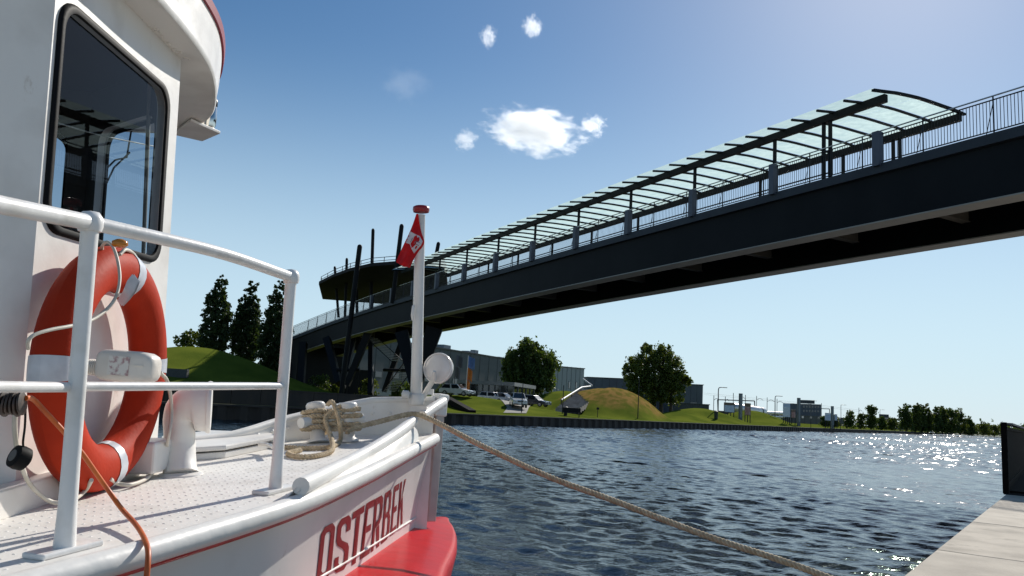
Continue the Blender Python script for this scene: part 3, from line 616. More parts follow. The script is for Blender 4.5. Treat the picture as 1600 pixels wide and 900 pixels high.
def waves(t0, t1, dt, d0, d1, dd, rms=.155):
    tt, dd_ = np.arange(t0, t1+dt, dt), np.arange(d0, d1+dd, dd); T, D = np.meshgrid(tt, dd_, indexing='ij')
    X = BK[0]+BD[0]*T+BN[0]*D; Y = BK[1]+BD[1]*T+BN[1]*D; Z = np.zeros_like(X)
    use = (lam > 2.6*dt) & (lam < (1.15 if dt < .1 else 9)); a = rms*math.sqrt(2/max(1, use.sum()))
    gust = .8+.35*np.sin(.11*X+.07*Y)*np.sin(.05*Y-.04*X+1)
    for l, h, p in zip(lam[use], th[use], phs[use]):
        k = 2*math.pi/l; Z += a/k*np.sin(k*(math.cos(h)*X+math.sin(h)*Y)+p)
    Z *= gust; n, m = X.shape; v = np.stack([X, Y, Z], -1).reshape(-1, 3)
    idx = np.arange(n*m).reshape(n, m); q = np.stack([idx[:-1, :-1], idx[1:, :-1], idx[1:, 1:], idx[:-1, 1:]], -1).reshape(-1, 4)
    me = bpy.data.meshes.new('water'); me.vertices.add(n*m); me.vertices.foreach_set('co', v.ravel()); me.loops.add(len(q)*4); me.loops.foreach_set('vertex_index', q.ravel().astype(np.int32))
    me.polygons.add(len(q)); me.polygons.foreach_set('loop_start', (np.arange(len(q))*4).astype(np.int32)); me.update(calc_edges=True); me.validate(); me.shade_smooth(); me.materials.append(m_water)
    o = bpy.data.objects.new('water', me); COL.objects.link(o); o['kind'] = 'structure'; ORG[o.name] = V(0, 0, 0)
waves(-62, -26, .085, -49, .2, .085, .135); waves(-26, 10, .15, -49, .2, .15, .17); waves(10, 130, .25, -49, .2, .25, .235); waves(130, 545, .55, -49, .2, .5, .30)
deepw = struct('water', MB().add(wv, [(0, 1, 2, 3)]), m_water)
# near quay: bed with separate slabs along the edge
QA, QD = V(3.02, 6.03, 0), nrm(V(.586, .81, 0)); QN = V(QD[1], -QD[0], 0)
def qp(t, d, z): return QA+QD*t+QN*d+V(0, 0, z)
quay = part('quay', MB().box(qp(60, 15.06, -.52), 220, 30, 2.96, X=QD, Y=QN, Z=(0, 0, 1)), m_soil, None, 0); quay['kind'] = 'structure'
t0 = 1.72-3.02*6
for i in range(16):
    for j in range(3):
        L_, W_ = 3.02-.018, 2.4-.018; e = rng.normal(0, .003)
        c = qp(t0+3.02*(i+.5), 2.4*(j+.5), .985+e)
        part('quay_slab', MB().box(c, L_, W_, .08, X=nrm(QD+V(rng.normal(0, .001), 0, 0)), Y=QN), m_concrete if (i+j) % 3 else m_concrete2, quay, 0, bevel=.008)
part('paving', MB().box(qp(120, 16.2, .985), 180, 28, .05, X=QD, Y=QN), m_concrete, quay, 0)
part('paving', MB().box(qp(10.5, 18.6, .985), 38, 22.8, .06, X=QD, Y=QN), m_concrete2, quay, 0)
# bollard that takes the rope
bo = thing('mooring_bollard', 'squat dark bollard on the quay holding the looped mooring rope', 'bollard', (2.25, 4.08, 1.02))
part('body', MB().lathe([(.13, 0), (.12, .02), (.085, .06), (.08, .2), (.12, .24), (.13, .28), (.1, .31), (.001, .32)], V(2.25, 4.08, 1.02), n=24), m_dark, bo, 50)
# dark slatted fence on the quay edge
m_fence = mat('dark_fence_paint', (.006, .005, .005), .8, (.010, .007, .006), 6, 6, spec=.06)
g0 = onz(1572, 772, 1.02); fd = nrm(V(math.sin(R(34.8)), math.cos(R(34.8)), 0)); fn = V(fd[1], -fd[0], 0)
fence = thing('quay_fence', 'dark metal slat fence standing on the concrete quay edge at the right', 'fence', g0)
part('end_post', MB().box(g0+V(0, 0, .66), .10, .10, 1.30, X=fd, Y=fn), m_fence, fence, 0, bevel=.006)
part('end_post', MB().box(g0+fd*14+V(0, 0, .66), .10, .10, 1.30, X=fd, Y=fn), m_fence, fence, 0, bevel=.006)
part('top_rail', MB().box(g0+fd*7+V(0, 0, 1.20), 13.9, .07, .06, X=fd, Y=fn), m_fence, fence, 0)
part('capping_board', MB().box(g0+fd*7+fn*.06+V(0, 0, 1.285), 13.9, .16, .035, X=fd, Y=fn), mat('weathered_cap', (.14, .13, .12), .6), fence, 0)
part('bottom_rail', MB().box(g0+fd*7+V(0, 0, .16), 13.9, .05, .05, X=fd, Y=fn), m_fence, fence, 0)
sl_me = mesh('slat', MB().box((0, 0, .555), .085, .022, 1.21, X=fd, Y=fn)); sl_me.materials.append(m_fence)
for i in range(126): put(sl_me, 'slat', fence, tuple(fd*(.12+i*.11)+V(0, 0, .05)))
part('foot_plate', MB().box(g0+fd*7+fn*.62+V(0, 0, .012), 14.4, 1.3, .02, X=fd, Y=fn), m_fence, fence, 0)  # dark sheet added on the quay to blacken the fence's shadow there
part('brace_foot', MB().box(g0+fd*.3+fn*.25+V(0, 0, .03), .1, .5, .04, X=fd, Y=fn), m_fence, fence, 0)
# far sheet pile wall with its capping
pr = []; k = 0
for i in range(1500):
    t = -130+i*.45; ph = i % 4; d = (0, 0, .22, .22)[ph]; pr.append((t+(0, .18, .0, .18)[ph]*.5, d))
G = [[bank(t, d, -.5), bank(t, d, .93)] for t, d in pr]
struct('canal_wall', MB().grid(G), m_pile)
struct('canal_wall_capping', MB().sweep([bank(-130), bank(545)], [BN, BN], [(-.06, .90), (.5, .90), (.5, 1.03), (-.06, 1.03)]), mat('dark_capping', (.022, .018, .016), .75, (.05, .04, .035), .6, 6))
struct('canal_wall', MB().sweep([bank(-130), bank(545)], [BN, BN], [(.23, -.5), (.45, -.5), (.45, .899), (.23, .899)]), m_pile)
for i, o in enumerate([o for o in COL.objects if o.name.startswith('canal_wall')]): o['kind'] = 'structure'

# terrain beyond the far bank
BUMPS = []
def mound(x, y, Y, h, rx, ry, p=2.0): c = at(x, y, Y); BUMPS.append((c[0], c[1], h, rx, ry, p))
gm = at(965, 640, 124)
BUMPS += [(gm[0]-.5, gm[1], 5.6, 10.4, 10, 1.0)]
lm = at(285, 560, 78); BUMPS += [(lm[0]-1, lm[1]+6, 4.6, 13, 11, 1.7)]
r1 = at(1095, 640, 160); BUMPS += [(r1[0], r1[1], 2.5, 9, 8, 1.6)]
r2 = at(1060, 650, 150); BUMPS += [(r2[0], r2[1], 1.3, 4, 5, 1.6)]
r3 = at(1252, 655, 185); BUMPS += [(r3[0]-9, r3[1]+8, 3.0, 9, 9, 1.6)]
ls = at(730, 625, 100); BUMPS += [(ls[0], ls[1]+6, 1.6, 12, 10, 1.2)]
st0 = at(880, 612, 128); BUMPS += [(st0[0]+1, st0[1]+8, 4.4, 10, 13, 1.0)]
def ground_z(X, Y):
    d = (np.array([X, Y])-BK[:2])@BN[:2]
    z = 1.02+min(max(d-1, 0), 30)*.022+max(0, min(d-60, 500))*.001
    for cx, cy, h, rx, ry, p in BUMPS:
        q = ((X-cx)/rx)**2+((Y-cy)/ry)**2
        h = h*min(1, max(0, (d-.6)/4.5))
        if p <= 1.05:
            q = math.sqrt(q); z += h*max(0, 1-q)*(1 if q > .25 else 1)-(h*.18*max(0, 1-q/.4)**2)
        elif q < 4: z += h*math.exp(-q*1.3)
    return z
def terrainmat():
    m = mat('lawn', (.135, .160, .024), .95, (.075, .104, .016), .22, 10, bump=.03, bscale=6, spec=.0)
    t = m.node_tree; b = t.nodes['Principled BSDF']; src = b.inputs['Base Color'].links[0].from_socket
    tc = t.nodes.new('ShaderNodeTexCoord'); vm = t.nodes.new('ShaderNodeVectorMath'); vm.operation = 'DISTANCE'; vm.inputs[1].default_value = (gm[0], gm[1]+1, 5.2)
    t.links.new(tc.outputs['Object'], vm.inputs[0])
    n = t.nodes.new('ShaderNodeTexNoise'); n.inputs['Scale'].default_value = .3; n.inputs['Detail'].default_value = 9; t.links.new(tc.outputs['Object'], n.inputs[0])
    mu = t.nodes.new('ShaderNodeMath'); mu.operation = 'MULTIPLY_ADD'; mu.inputs[1].default_value = 9; t.links.new(n.outputs[0], mu.inputs[0]); t.links.new(vm.outputs['Value'], mu.inputs[2])
    mr = t.nodes.new('ShaderNodeMapRange'); mr.inputs[1].default_value = 14.6; mr.inputs[2].default_value = 11.0; t.links.new(mu.outputs[0], mr.inputs[0])
    r = t.nodes.new('ShaderNodeValToRGB'); r.color_ramp.elements[0].color = (.15, .13, .03, 1); r.color_ramp.elements[1].color = (.27, .17, .055, 1); r.color_ramp.elements[0].position = .4; r.color_ramp.elements[1].position = .6
    n2 = t.nodes.new('ShaderNodeTexNoise'); n2.inputs['Scale'].default_value = 1.1; n2.inputs['Detail'].default_value = 8; t.links.new(tc.outputs['Object'], n2.inputs[0]); t.links.new(n2.outputs[0], r.inputs[0])
    mx = t.nodes.new('ShaderNodeMix'); mx.data_type = 'RGBA'; t.links.new(mr.outputs[0], mx.inputs[0]); t.links.new(src, mx.inputs[6]); t.links.new(r.outputs[0], mx.inputs[7]); t.links.new(mx.outputs[2], b.inputs['Base Color'])
    ge = t.nodes.new('ShaderNodeNewGeometry'); va = t.nodes.new('ShaderNodeVectorMath'); va.operation = 'MULTIPLY_ADD'; va.inputs[1].default_value = (.45, .45, .45); va.inputs[2].default_value = (0, 0, .55)
    vn = t.nodes.new('ShaderNodeVectorMath'); vn.operation = 'NORMALIZE'; t.links.new(ge.outputs['Normal'], va.inputs[0]); t.links.new(va.outputs[0], vn.inputs[0])
    t.links.new(vn.outputs[0], [q for q in t.nodes if q.type == 'BUMP'][0].inputs['Normal'])      # upright blades: the turf faces up more than its slope
    return m
m_lawn = terrainmat()
ts = np.concatenate([np.linspace(-130, -20, 60), np.linspace(-19, 180, 170), np.linspace(182, 545, 60)])
ds = np.concatenate([np.linspace(.45, 60, 70), np.linspace(62, 700, 30)])
G = np.array([[bank(t, d) for d in ds] for t in ts])
for i in range(len(ts)):
    for j in range(len(ds)): G[i, j, 2] = ground_z(G[i, j, 0], G[i, j, 1])
lawn = struct('lawn', MB().grid(G), m_lawn, smooth=60)
far = MB().add([V(-3500, 300, -.3), V(4500, 300, -.3), V(4500, 6000, -.3), V(-3500, 6000, -.3)], [(0, 1, 2, 3)])
m_farg = mat('far_ground', (.05, .07, .03), .95, (.03, .05, .02), .02)
end = bank(545); struct('ground', MB().add([V(-2500, -300, -.05), bank(-131, .6, -.05), bank(545, .6, .3), end+V(260, 90, .3), V(2600, 900, .3), V(4500, 6000, .3), V(-3500, 6000, .3)], [(0, 1, 2, 3, 4, 5, 6)]), m_farg)

# higher dark retaining wall below the bridge
rw = thing('retaining_wall', 'dark retaining wall on the far bank under the bridge end', 'wall', tuple(bank(-20, 1.2, 1.0)))
for i in range(20):
    t = -52+i*2.5
    part('panel', MB().box(bank(t+1.25, 1.3, 1.45+.0*i), 2.46, .3, 1.35, X=BD, Y=BN), m_pile, rw, 0)
part('coping', MB().box(bank(-27, 1.3, 2.17), 50.2, .42, .10, X=BD, Y=BN), m_pile, rw, 0)
# ------------------------------------------------------------------ footbridge
BDIR = V(-math.sin(R(29.3)), math.cos(R(29.3)), 0); P0 = V(17.2, 27.7, 0)
def zdeck(s): return 13.05-.008*s-.00017*s*s if s < 60 else 13.05-.48-.612-(s-60)*.0284-(s-60)**2*.0020
path = []; s_ = -26.0; p = P0+BDIR*s_; h = 29.3
SS = []
while s_ < 140:
    d_ = V(p[0], p[1], zdeck(s_))-CP
    if s_ > 70 and 800+FPX*(d_@cr)/(d_@cf) < 450: break
    path.append(V(p[0], p[1], zdeck(s_))); SS.append(s_)
    if s_ > 58: h += .30*.7
    p = p+V(-math.sin(R(h)), math.cos(R(h)), 0)*.7; s_ += .7
path = np.array(path); SS = np.array(SS)
TT = np.gradient(path[:, :2], axis=0); TT /= np.linalg.norm(TT, axis=1)[:, None]; NN = np.stack([TT[:, 1], -TT[:, 0], 0*TT[:, 0]], 1)
def bp(s, w_=0, z=0):
    i = np.array([np.interp(s, SS, path[:, k]) for k in range(3)]); n = np.array([np.interp(s, SS, NN[:, k]) for k in range(3)])
    return i+nrm(n)*w_+V(0, 0, z)
def bframe(s):
    n = nrm(np.array([np.interp(s, SS, NN[:, k]) for k in range(3)])); a = bp(s+.3)-bp(s-.3); return nrm(a), n
BW = 6.5
bridge = thing('footbridge', 'dark steel footbridge with glass canopy crossing high over the canal', 'bridge', tuple(bp(0, 3)*V(1, 1, 0)))
def bsweep(name, prof, m, par=None, s0=-26, s1=200, smooth=0):
    k = (SS >= s0-.01) & (SS <= s1+.01)
    return part(name, MB().sweep(path[k], NN[k], prof), m, par or bridge, smooth)
def rc(w0, w1, z0, z1): return [(w0, z0), (w1, z0), (w1, z1), (w0, z1)]
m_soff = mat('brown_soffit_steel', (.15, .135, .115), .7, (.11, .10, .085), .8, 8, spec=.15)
deckp = bsweep('deck_slab', rc(.25, BW-.25, -.34, -.10), m_soff)
bsweep('edge_beam', rc(0, .245, -.40, 0), m_edge); bsweep('edge_beam', rc(BW-.245, BW, -.40, 0), m_edge)
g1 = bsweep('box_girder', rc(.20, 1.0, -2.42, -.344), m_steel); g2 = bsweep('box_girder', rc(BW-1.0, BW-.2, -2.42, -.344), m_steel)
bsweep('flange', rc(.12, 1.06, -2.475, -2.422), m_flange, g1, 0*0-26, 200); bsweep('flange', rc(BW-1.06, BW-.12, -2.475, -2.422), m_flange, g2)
a_, n_ = bframe(0)
for i in range(int((SS[-1]+24)/2.8)):
    s = -24+i*2.8; a, n = bframe(s); L_ = BW-2.02
    big = i % 2 == 0
    part('cross_beam', MB().box(bp(s, BW/2, -1.0 if big else -.62), .25 if big else .18, L_, 1.3 if big else .54, X=a, Y=n), m_soff, deckp, 0)
    if big: part('beam_flange', MB().box(bp(s, BW/2, -1.675), .40, L_, .04, X=a, Y=n), m_soff, deckp, 0)
# railing, both sides
rail = {}
for wv_, nm in ((.10, 'near'), (BW-.10, 'far')):
    r_ = part('railing', MB().tube([bp(s, wv_, 1.45) for s in np.arange(-26, SS[-1], 1.4)], .032, 8), m_hand if nm == 'near' else m_rod, bridge, 60)
    mb = MB()
    for zz in (1.30, .10): mb.sweep([bp(s, wv_, zz) for s in np.arange(-26, SS[-1], 1.4)], [bframe(s)[1] for s in np.arange(-26, SS[-1], 1.4)], rc(-.02, .02, -.02, .02))
    part('railing_bar', mb, m_rod, r_, 0); rail[nm] = r_
    for i in range(int((SS[-1]+25)/2.75)):
        s = -25+i*2.75; a, n = bframe(s)
        part('railing_post', MB().box(bp(s, wv_, .72), .035, .05, 1.44, X=a, Y=n).tube([bp(s, wv_, 1.2), bp(s+.28, wv_, .02)], .016, 5), m_rod, r_, 0)
ball = MB(); bal_me = mesh('baluster', MB().box((0, 0, .70), .018, .018, 1.20)); bal_me.materials.append(m_rod)
for nm, wv_ in (('near', .10), ('far', BW-.10)):
    n1 = 150 if nm == 'near' else 145; org = V(*ORG[bridge.name])
    for i in range(int((SS[-1]+6)/.125)):
        s = -6+i*.125
        if i < n1: put(bal_me, 'baluster', rail[nm], tuple(bp(s, wv_)-org))
        else: ball.box(bp(s, wv_, .70), .018, .018, 1.20)
    if nm == 'far': pass
o = part('balusters', ball, m_rod, bridge, 0, kind='stuff')
# square blue-grey posts outside the railing
for i in range(12):
    s = 4.45+i*5.6; a, n = bframe(s)
    part('square_post', MB().box(bp(s, .0, .64), .30, .34, 1.5, X=a, Y=n), m_pil, bridge, 0)
# inner handrail tube low, near side
part('low_rail', MB().tube([bp(s, .35, .35) for s in np.arange(7.2, 60, 1.4)], .035, 6), m_rod, bridge, 60)
# glass canopy
def canglass():
    m = bpy.data.materials.new('fritted_glass'); m.use_nodes = True; t = m.node_tree; t.nodes.remove(t.nodes['Principled BSDF'])
    tr = t.nodes.new('ShaderNodeBsdfTransparent'); tr.inputs[0].default_value = (.66, .86, .76, 1)
    tl = t.nodes.new('ShaderNodeBsdfTranslucent'); tl.inputs[0].default_value = (.82, .97, .88, 1)
    gl = t.nodes.new('ShaderNodeBsdfGlossy'); gl.inputs[0].default_value = (.6, .7, .65, 1); gl.inputs['Roughness'].default_value = .1
    n = t.nodes.new('ShaderNodeTexNoise'); n.inputs['Scale'].default_value = 2.2; n.inputs['Detail'].default_value = 6
    tc = t.nodes.new('ShaderNodeTexCoord'); t.links.new(tc.outputs['Object'], n.inputs[0])
    mr = t.nodes.new('ShaderNodeMapRange'); mr.inputs[1].default_value = .35; mr.inputs[2].default_value = .65; mr.inputs[3].default_value = .62; mr.inputs[4].default_value = .82
    t.links.new(n.outputs[0], mr.inputs[0])
    a = t.nodes.new('ShaderNodeMixShader'); t.links.new(mr.outputs[0], a.inputs[0]); t.links.new(tr.outputs[0], a.inputs[1]); t.links.new(tl.outputs[0], a.inputs[2])
    b = t.nodes.new('ShaderNodeMixShader'); b.inputs[0].default_value = .06; t.links.new(a.outputs[0], b.inputs[1]); t.links.new(gl.outputs[0], b.inputs[2])
    t.links.new(b.outputs[0], t.nodes['Material Output'].inputs[0]); return m
m_cg = canglass()
WS = [-.9, -.3, .6, 1.5, 2.3, 3.1, 3.8, 4.7, 5.6]; ZS = [2.95, 3.05, 3.21, 3.32, 3.40, 3.43, 3.45, 3.48, 3.46]
ribw = np.linspace(-.9, 5.6, 14)
def cz(w_): return float(np.interp(w_, WS, ZS))
CE = 59
can = part('canopy', MB().sweep([bp(s, 0, 0) for s in np.arange(4.2, CE+.1, 1.4)], [bframe(s)[1] for s in np.arange(4.2, CE+.1, 1.4)], rc(.14, .36, 2.72, 3.06)), m_steel, bridge, 0)
part('canopy_beam', MB().sweep([bp(s, 0, 0) for s in np.arange(4.0, CE+.1, 1.4)], [bframe(s)[1] for s in np.arange(4.0, CE+.1, 1.4)], rc(5.18, 5.40, 3.02, 3.36)), m_steel, can, 0)
nb = 0; s = 4.0
while s < CE:
    a, n = bframe(s); hw = .04 if nb else .07
    mb = MB(); P = [bp(s, w_, cz(w_)-.02) for w_ in ribw]
    mb.add([p+a*e+V(0, 0, q) for p in P for e, q in ((-hw, -.10), (hw, -.10), (hw, .0), (-hw, .0))], sum([[(4*i+k, 4*i+(k+1) % 4, 4*i+4+(k+1) % 4, 4*i+4+k) for k in range(4)] for i in range(13)], [])+[(3, 2, 1, 0), (52, 53, 54, 55)])
    part('rib', mb, m_steel, can, 0)
    if s+1.4 < CE+.3:
        for w0, w1 in ((-.9, 2.29), (2.31, 5.6)):
            part('glass_panel', MB().grid([[bp(q, w_, cz(w_)+.012) for w_ in np.linspace(w0, w1, 5)] for q in (s+.03, s+1.37)]), m_cg, can, 60)
    s += 1.4; nb += 1
for i, s in enumerate([7.0, 7.35, 10.2]+[10.2+5.6*k for k in range(1, 9)]):
    a, n = bframe(s)
    for w_, zt in ((.25, 2.72), (5.3, 3.02)): part('canopy_post', MB().box(bp(s, w_, zt/2), .13, .13, zt, X=a, Y=n), m_steel, can, 0)
# piers on the far bank
def leg(p, q, w0, w1, d, X=None):
    T = nrm(q-p); X = nrm(np.cross(V(0, 1, 0), T)) if X is None else X; Y = np.cross(T, X); v = []
    for c, w_ in ((p, w0), (q, w1)):
        for i, j in ((-1, -1), (1, -1), (1, 1), (-1, 1)): v.append(c+X*i*w_/2+Y*j*d/2)
    return MB().add(v, [(0, 3, 2, 1), (4, 5, 6, 7), (0, 1, 5, 4), (1, 2, 6, 5), (2, 3, 7, 6), (3, 0, 4, 7)])
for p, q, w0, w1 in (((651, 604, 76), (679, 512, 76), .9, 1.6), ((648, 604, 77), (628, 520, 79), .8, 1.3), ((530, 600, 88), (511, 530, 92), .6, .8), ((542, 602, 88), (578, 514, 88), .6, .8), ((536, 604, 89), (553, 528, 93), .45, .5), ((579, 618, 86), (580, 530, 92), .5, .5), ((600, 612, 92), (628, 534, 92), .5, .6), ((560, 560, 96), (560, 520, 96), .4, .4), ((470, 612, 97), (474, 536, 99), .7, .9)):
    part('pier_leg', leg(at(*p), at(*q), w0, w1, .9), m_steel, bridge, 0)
part('pier_strut', MB().tube([at(526, 578, 88), at(562, 578, 88)], .18, 8).tube([at(600, 578, 90), at(640, 579, 86)], .18, 8), m_steel, bridge, 60)
ea, en = bframe(SS[-1]-1); ez = path[-1][2]
part('abutment', MB().box(bp(SS[-1]-1.5, BW/2, -ez/2-.4)+ea*2.5, 8, BW-.1, ez-.8, X=nrm(ea*V(1, 1, 0)), Y=en), m_steel, bridge, 0)
# stair hung under the bridge
stt = thing('steel_staircase', 'dark steel staircase descending under the bridge to the far bank', 'staircase', tuple(at(612, 620, 88)*V(1, 1, 0)+V(0, 0, 1.5)))
A_, B_ = at(590, 528, 92), at(632, 566, 86); C_ = at(598, 612, 90)
m_tread = mat('pale_tread', (.30, .30, .29), .6)
for (p, q, n_t) in ((A_, B_, 14), (B_, C_, 18)):
    d = nrm(V(*(q-p)[:2], 0)); n = V(d[1], -d[0], 0)
    part('stringer', leg(p, q, .06, .06, .3), m_steel, stt, 0); part('stringer', leg(p+n*1.6, q+n*1.6, .06, .06, .3), m_steel, stt, 0)
    for i in range(n_t): part('step', MB().box(p+(q-p)*(i+.5)/n_t+n*.8, .28, 1.5, .05, X=d, Y=n), m_tread, stt, 0)
uw = thing('undercroft_shade_fill', 'dark panels added as the shade behind the leaning legs under the bridge end', 'wall', tuple(V(*at(510, 600, 108)[:2], 1.2)))  # dark panels added to fill the black shaded space below the bridge end
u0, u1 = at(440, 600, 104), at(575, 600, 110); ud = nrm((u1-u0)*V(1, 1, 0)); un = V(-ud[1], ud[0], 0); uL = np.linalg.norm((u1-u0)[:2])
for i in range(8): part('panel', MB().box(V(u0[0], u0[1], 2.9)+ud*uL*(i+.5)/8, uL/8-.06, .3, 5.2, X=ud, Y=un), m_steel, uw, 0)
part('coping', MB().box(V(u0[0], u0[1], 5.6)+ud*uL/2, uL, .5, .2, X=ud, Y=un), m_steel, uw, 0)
# ------------------------------------------------------------------ viewing platform over the bridge end
PZ = 15.7
pl = [onz(x, y, PZ) for x, y in ((498, 444), (520, 433), (545, 424), (580, 416), (620, 413), (660, 413.5), (697, 416))]+[onz(x, y, PZ) for x, y in ((700, 462), (660, 474), (612, 476), (560, 472), (504, 467.5))]
pav = thing('viewing_platform', 'dark raised platform roof on leaning columns over the bridge end', 'pavilion', tuple(np.mean(pl, axis=0)*V(1, 1, 0)+V(0, 0, 2)))
m_pav = mat('dark_platform_soffit', (.034, .031, .034), .8, (.026, .024, .026), .3, 8, spec=.1)
part('roof_slab', MB().prism(pl, V(0, 0, .35)), m_pav, pav, 0)
rl = np.array(pl+[pl[0]]); c = np.mean(pl, axis=0)
rl = np.array([p+(c-p)*.03 for p in rl])
mb = MB()
for zz_ in (.25, .6): mb.tube([p+V(0, 0, .35+zz_) for p in rl], .035, 5)
part('platform_rail', mb, m_rod, pav, 0)
for i in range(len(rl)-1):
    for f in (0, .5): part('rail_post', MB().box(rl[i]+(rl[i+1]-rl[i])*f+V(0, 0, .65), .06, .06, .62), m_rod, pav, 0)
for t_, b_, r_ in (((523, 416, 101), (529, 496, 101), .17), ((542, 403, 95), (539, 496, 96), .17), ((562.5, 382, 80), (533, 618, 82), .26), ((557, 440, 101), (558, 495, 101), .2), ((583, 357, 92), (579, 486, 93), .2), ((628, 350, 79), (613, 474, 80), .23), ((685.5, 378, 86), (668, 470, 88), .22), ((693.5, 394, 95), (686, 470, 96), .18)):
    p, q = at(*b_), at(*t_); T = nrm(q-p)
    part('column', MB().tube([p, q-T*.25, q-T*.08, q], [r_, r_, r_*.8, r_*.35], 10), m_steel, pav, 50)

# ------------------------------------------------------------------ buildings
m_hall = mat('grey_hall_cladding', (.085, .093, .102), .7, (.07, .077, .085), .15, 6, stretch=(1, 1, 5))
m_hallb = mat('pale_base_cladding', (.17, .20, .22), .6, (.14, .165, .185), .4, 6)
m_hall2 = mat('mural_cladding', (.22, .245, .26), .6, (.06, .07, .08), .07, 5, stretch=(1.6, 1.6, .35), lo=.44, hi=.50)
m_roofd = mat('dark_roof', (.05, .055, .06), .7)
m_bluegrey = mat('blue_grey_cladding', (.085, .10, .12), .7, (.07, .08, .10), .2, 6)
m_win = mat('dark_window', (.02, .025, .03), .08, spec=.8)
m_fascia = mat('pale_fascia', (.24, .25, .25), .55)
m_mull = mat('mullion_grey', (.10, .11, .115), .5)
def hall(name, label, p, q, depth, zb, zt, m, bays, base=None, roofbits=(), wins=()):
    a = nrm(q-p); n = V(-a[1], a[0], 0); L = np.linalg.norm(q-p); o = thing(name, label, 'building', tuple(((p+q)/2+n*depth/2)*V(1, 1, 0)+V(0, 0, zb)))
    c = (p+q)/2*V(1, 1, 0)+n*depth/2
    part('wall', MB().box(c+V(0, 0, (zb+zt)/2), L, depth, zt-zb, X=a, Y=n), m, o, 0)
    part('roof', MB().box(c+V(0, 0, zt+.16), L+.5, depth+.5, .3, X=a, Y=n), m_roofd, o, 0)
    me_ = mesh('cladding_joint', MB().box((0, 0, (zb+zt)/2), .10, .09, zt-zb-.4, X=a, Y=n)); me_.materials.append(m_roofd)
    org = ORG[o.name]
    for i in range(1, bays): put(me_, 'cladding_joint', o, tuple(p*V(1, 1, 0)+a*L*i/bays-n*.02-org))
    if base: part('base_band', MB().box((p+q)/2*V(1, 1, 0)-n*.15+V(0, 0, zb+base/2), L-.3, .35, base, X=a, Y=n), m_hallb, o, 0)
    for u, dz, w_, h_ in wins:
        f = part('window', MB().box(p*V(1, 1, 0)+a*L*u-n*.04+V(0, 0, zb+dz), w_, .14, h_, X=a, Y=n), m_mull, o, 0)
        part('pane', MB().box(p*V(1, 1, 0)+a*L*u-n*.10+V(0, 0, zb+dz), w_-.24, .06, h_-.24, X=a, Y=n), m_win, f, 0)
    for u, d, w_, h_ in roofbits: part('roof_vent', MB().box(p*V(1, 1, 0)+a*L*u+n*d+V(0, 0, zt+.3+h_/2), w_, w_*.7, h_, X=a, Y=n), m_hallb if h_ < 1.5 else m_roofd, o, 0)
    return o
def zz(x, y, Y): return at(x, y, Y)[2]
h0, h1 = at(560, 600, 157), at(845, 620, 239)
hall('factory_hall', 'long grey factory hall behind the glass showroom and the left tree', h0, h1, 16, .5, 14.3, m_hall, 18, 3.6, ((.44, 5, 3.4, 1.0), (.58, 5, 3, .5), (.66, 7, 2.0, 1.3), (.80, 6, 3, .4)), [(.07+i*.07, 6.2, 2.4, 1.3) for i in range(13)])
h2, h3 = at(846, 620, 239.5), at(911, 620, 270)
hall('mural_hall', 'pale hall with dark streaked mural right of the left tree', h2, h3, 50, .5, 15.2, m_hall2, 9, None, (), [(.18, 8.5, 1.6, 3.2), (.62, 8.5, 1.2, 2.2), (.8, 8.5, 1.2, 2.2)])
hall('low_grey_hall', 'low blue grey hall behind the golden mound', at(917, 620, 322), at(1052, 625, 330), 40, .5, 15.6, m_bluegrey, 12, None, ((.95, 3, 9, 1.4), (.5, 4, 3, .9)), [(.3, 6, 2, 2), (.55, 6, 2, 2)])
hall('dark_block', 'dark grey block with lower annex right of the twin tree', at(1050, 620, 318), at(1098, 622, 322), 30, .5, 14.6, m_bluegrey, 5, None, ((.5, 5, 3, .8),), [(.3, 6, 3, 2), (.7, 6, 3, 2)])
hall('low_annex', 'low dark annex with sheds beside the right hand mound', at(1074, 630, 290), at(1108, 632, 292), 14, .5, 6.4, m_roofd, 4)
hall('distant_office', 'small distant blue grey office block beyond the pipes', at(1251, 640, 760), at(1283, 641, 770), 20, .3, 20, m_bluegrey, 6, None, ((.55, 6, 11, 3.4),), [(.15+.14*i, 13, 2.2, 2) for i in range(6)]+[(.15+.14*i, 17, 2.2, 2) for i in range(6)])
hall('distant_shed', 'long flat dark shed behind the pillars on the right bank', at(1196, 642, 330), at(1322, 650, 420), 30, .3, 5.2, m_roofd, 14, None, (), [(.1+.1*i, 4, 3, 1.2) for i in range(9)])
hall('distant_house', 'small dark gabled house among bushes near the far trees', at(1380, 660, 520), at(1402, 661, 525), 12, .3, 8.0, m_roofd, 3, None, ((.5, 5, 5, 2.4),))
hall('distant_wall_block', 'long low pale block left of the far tree clump', at(1395, 664, 430), at(1412, 665, 436), 10, .3, 5.2, m_bluegrey, 3)
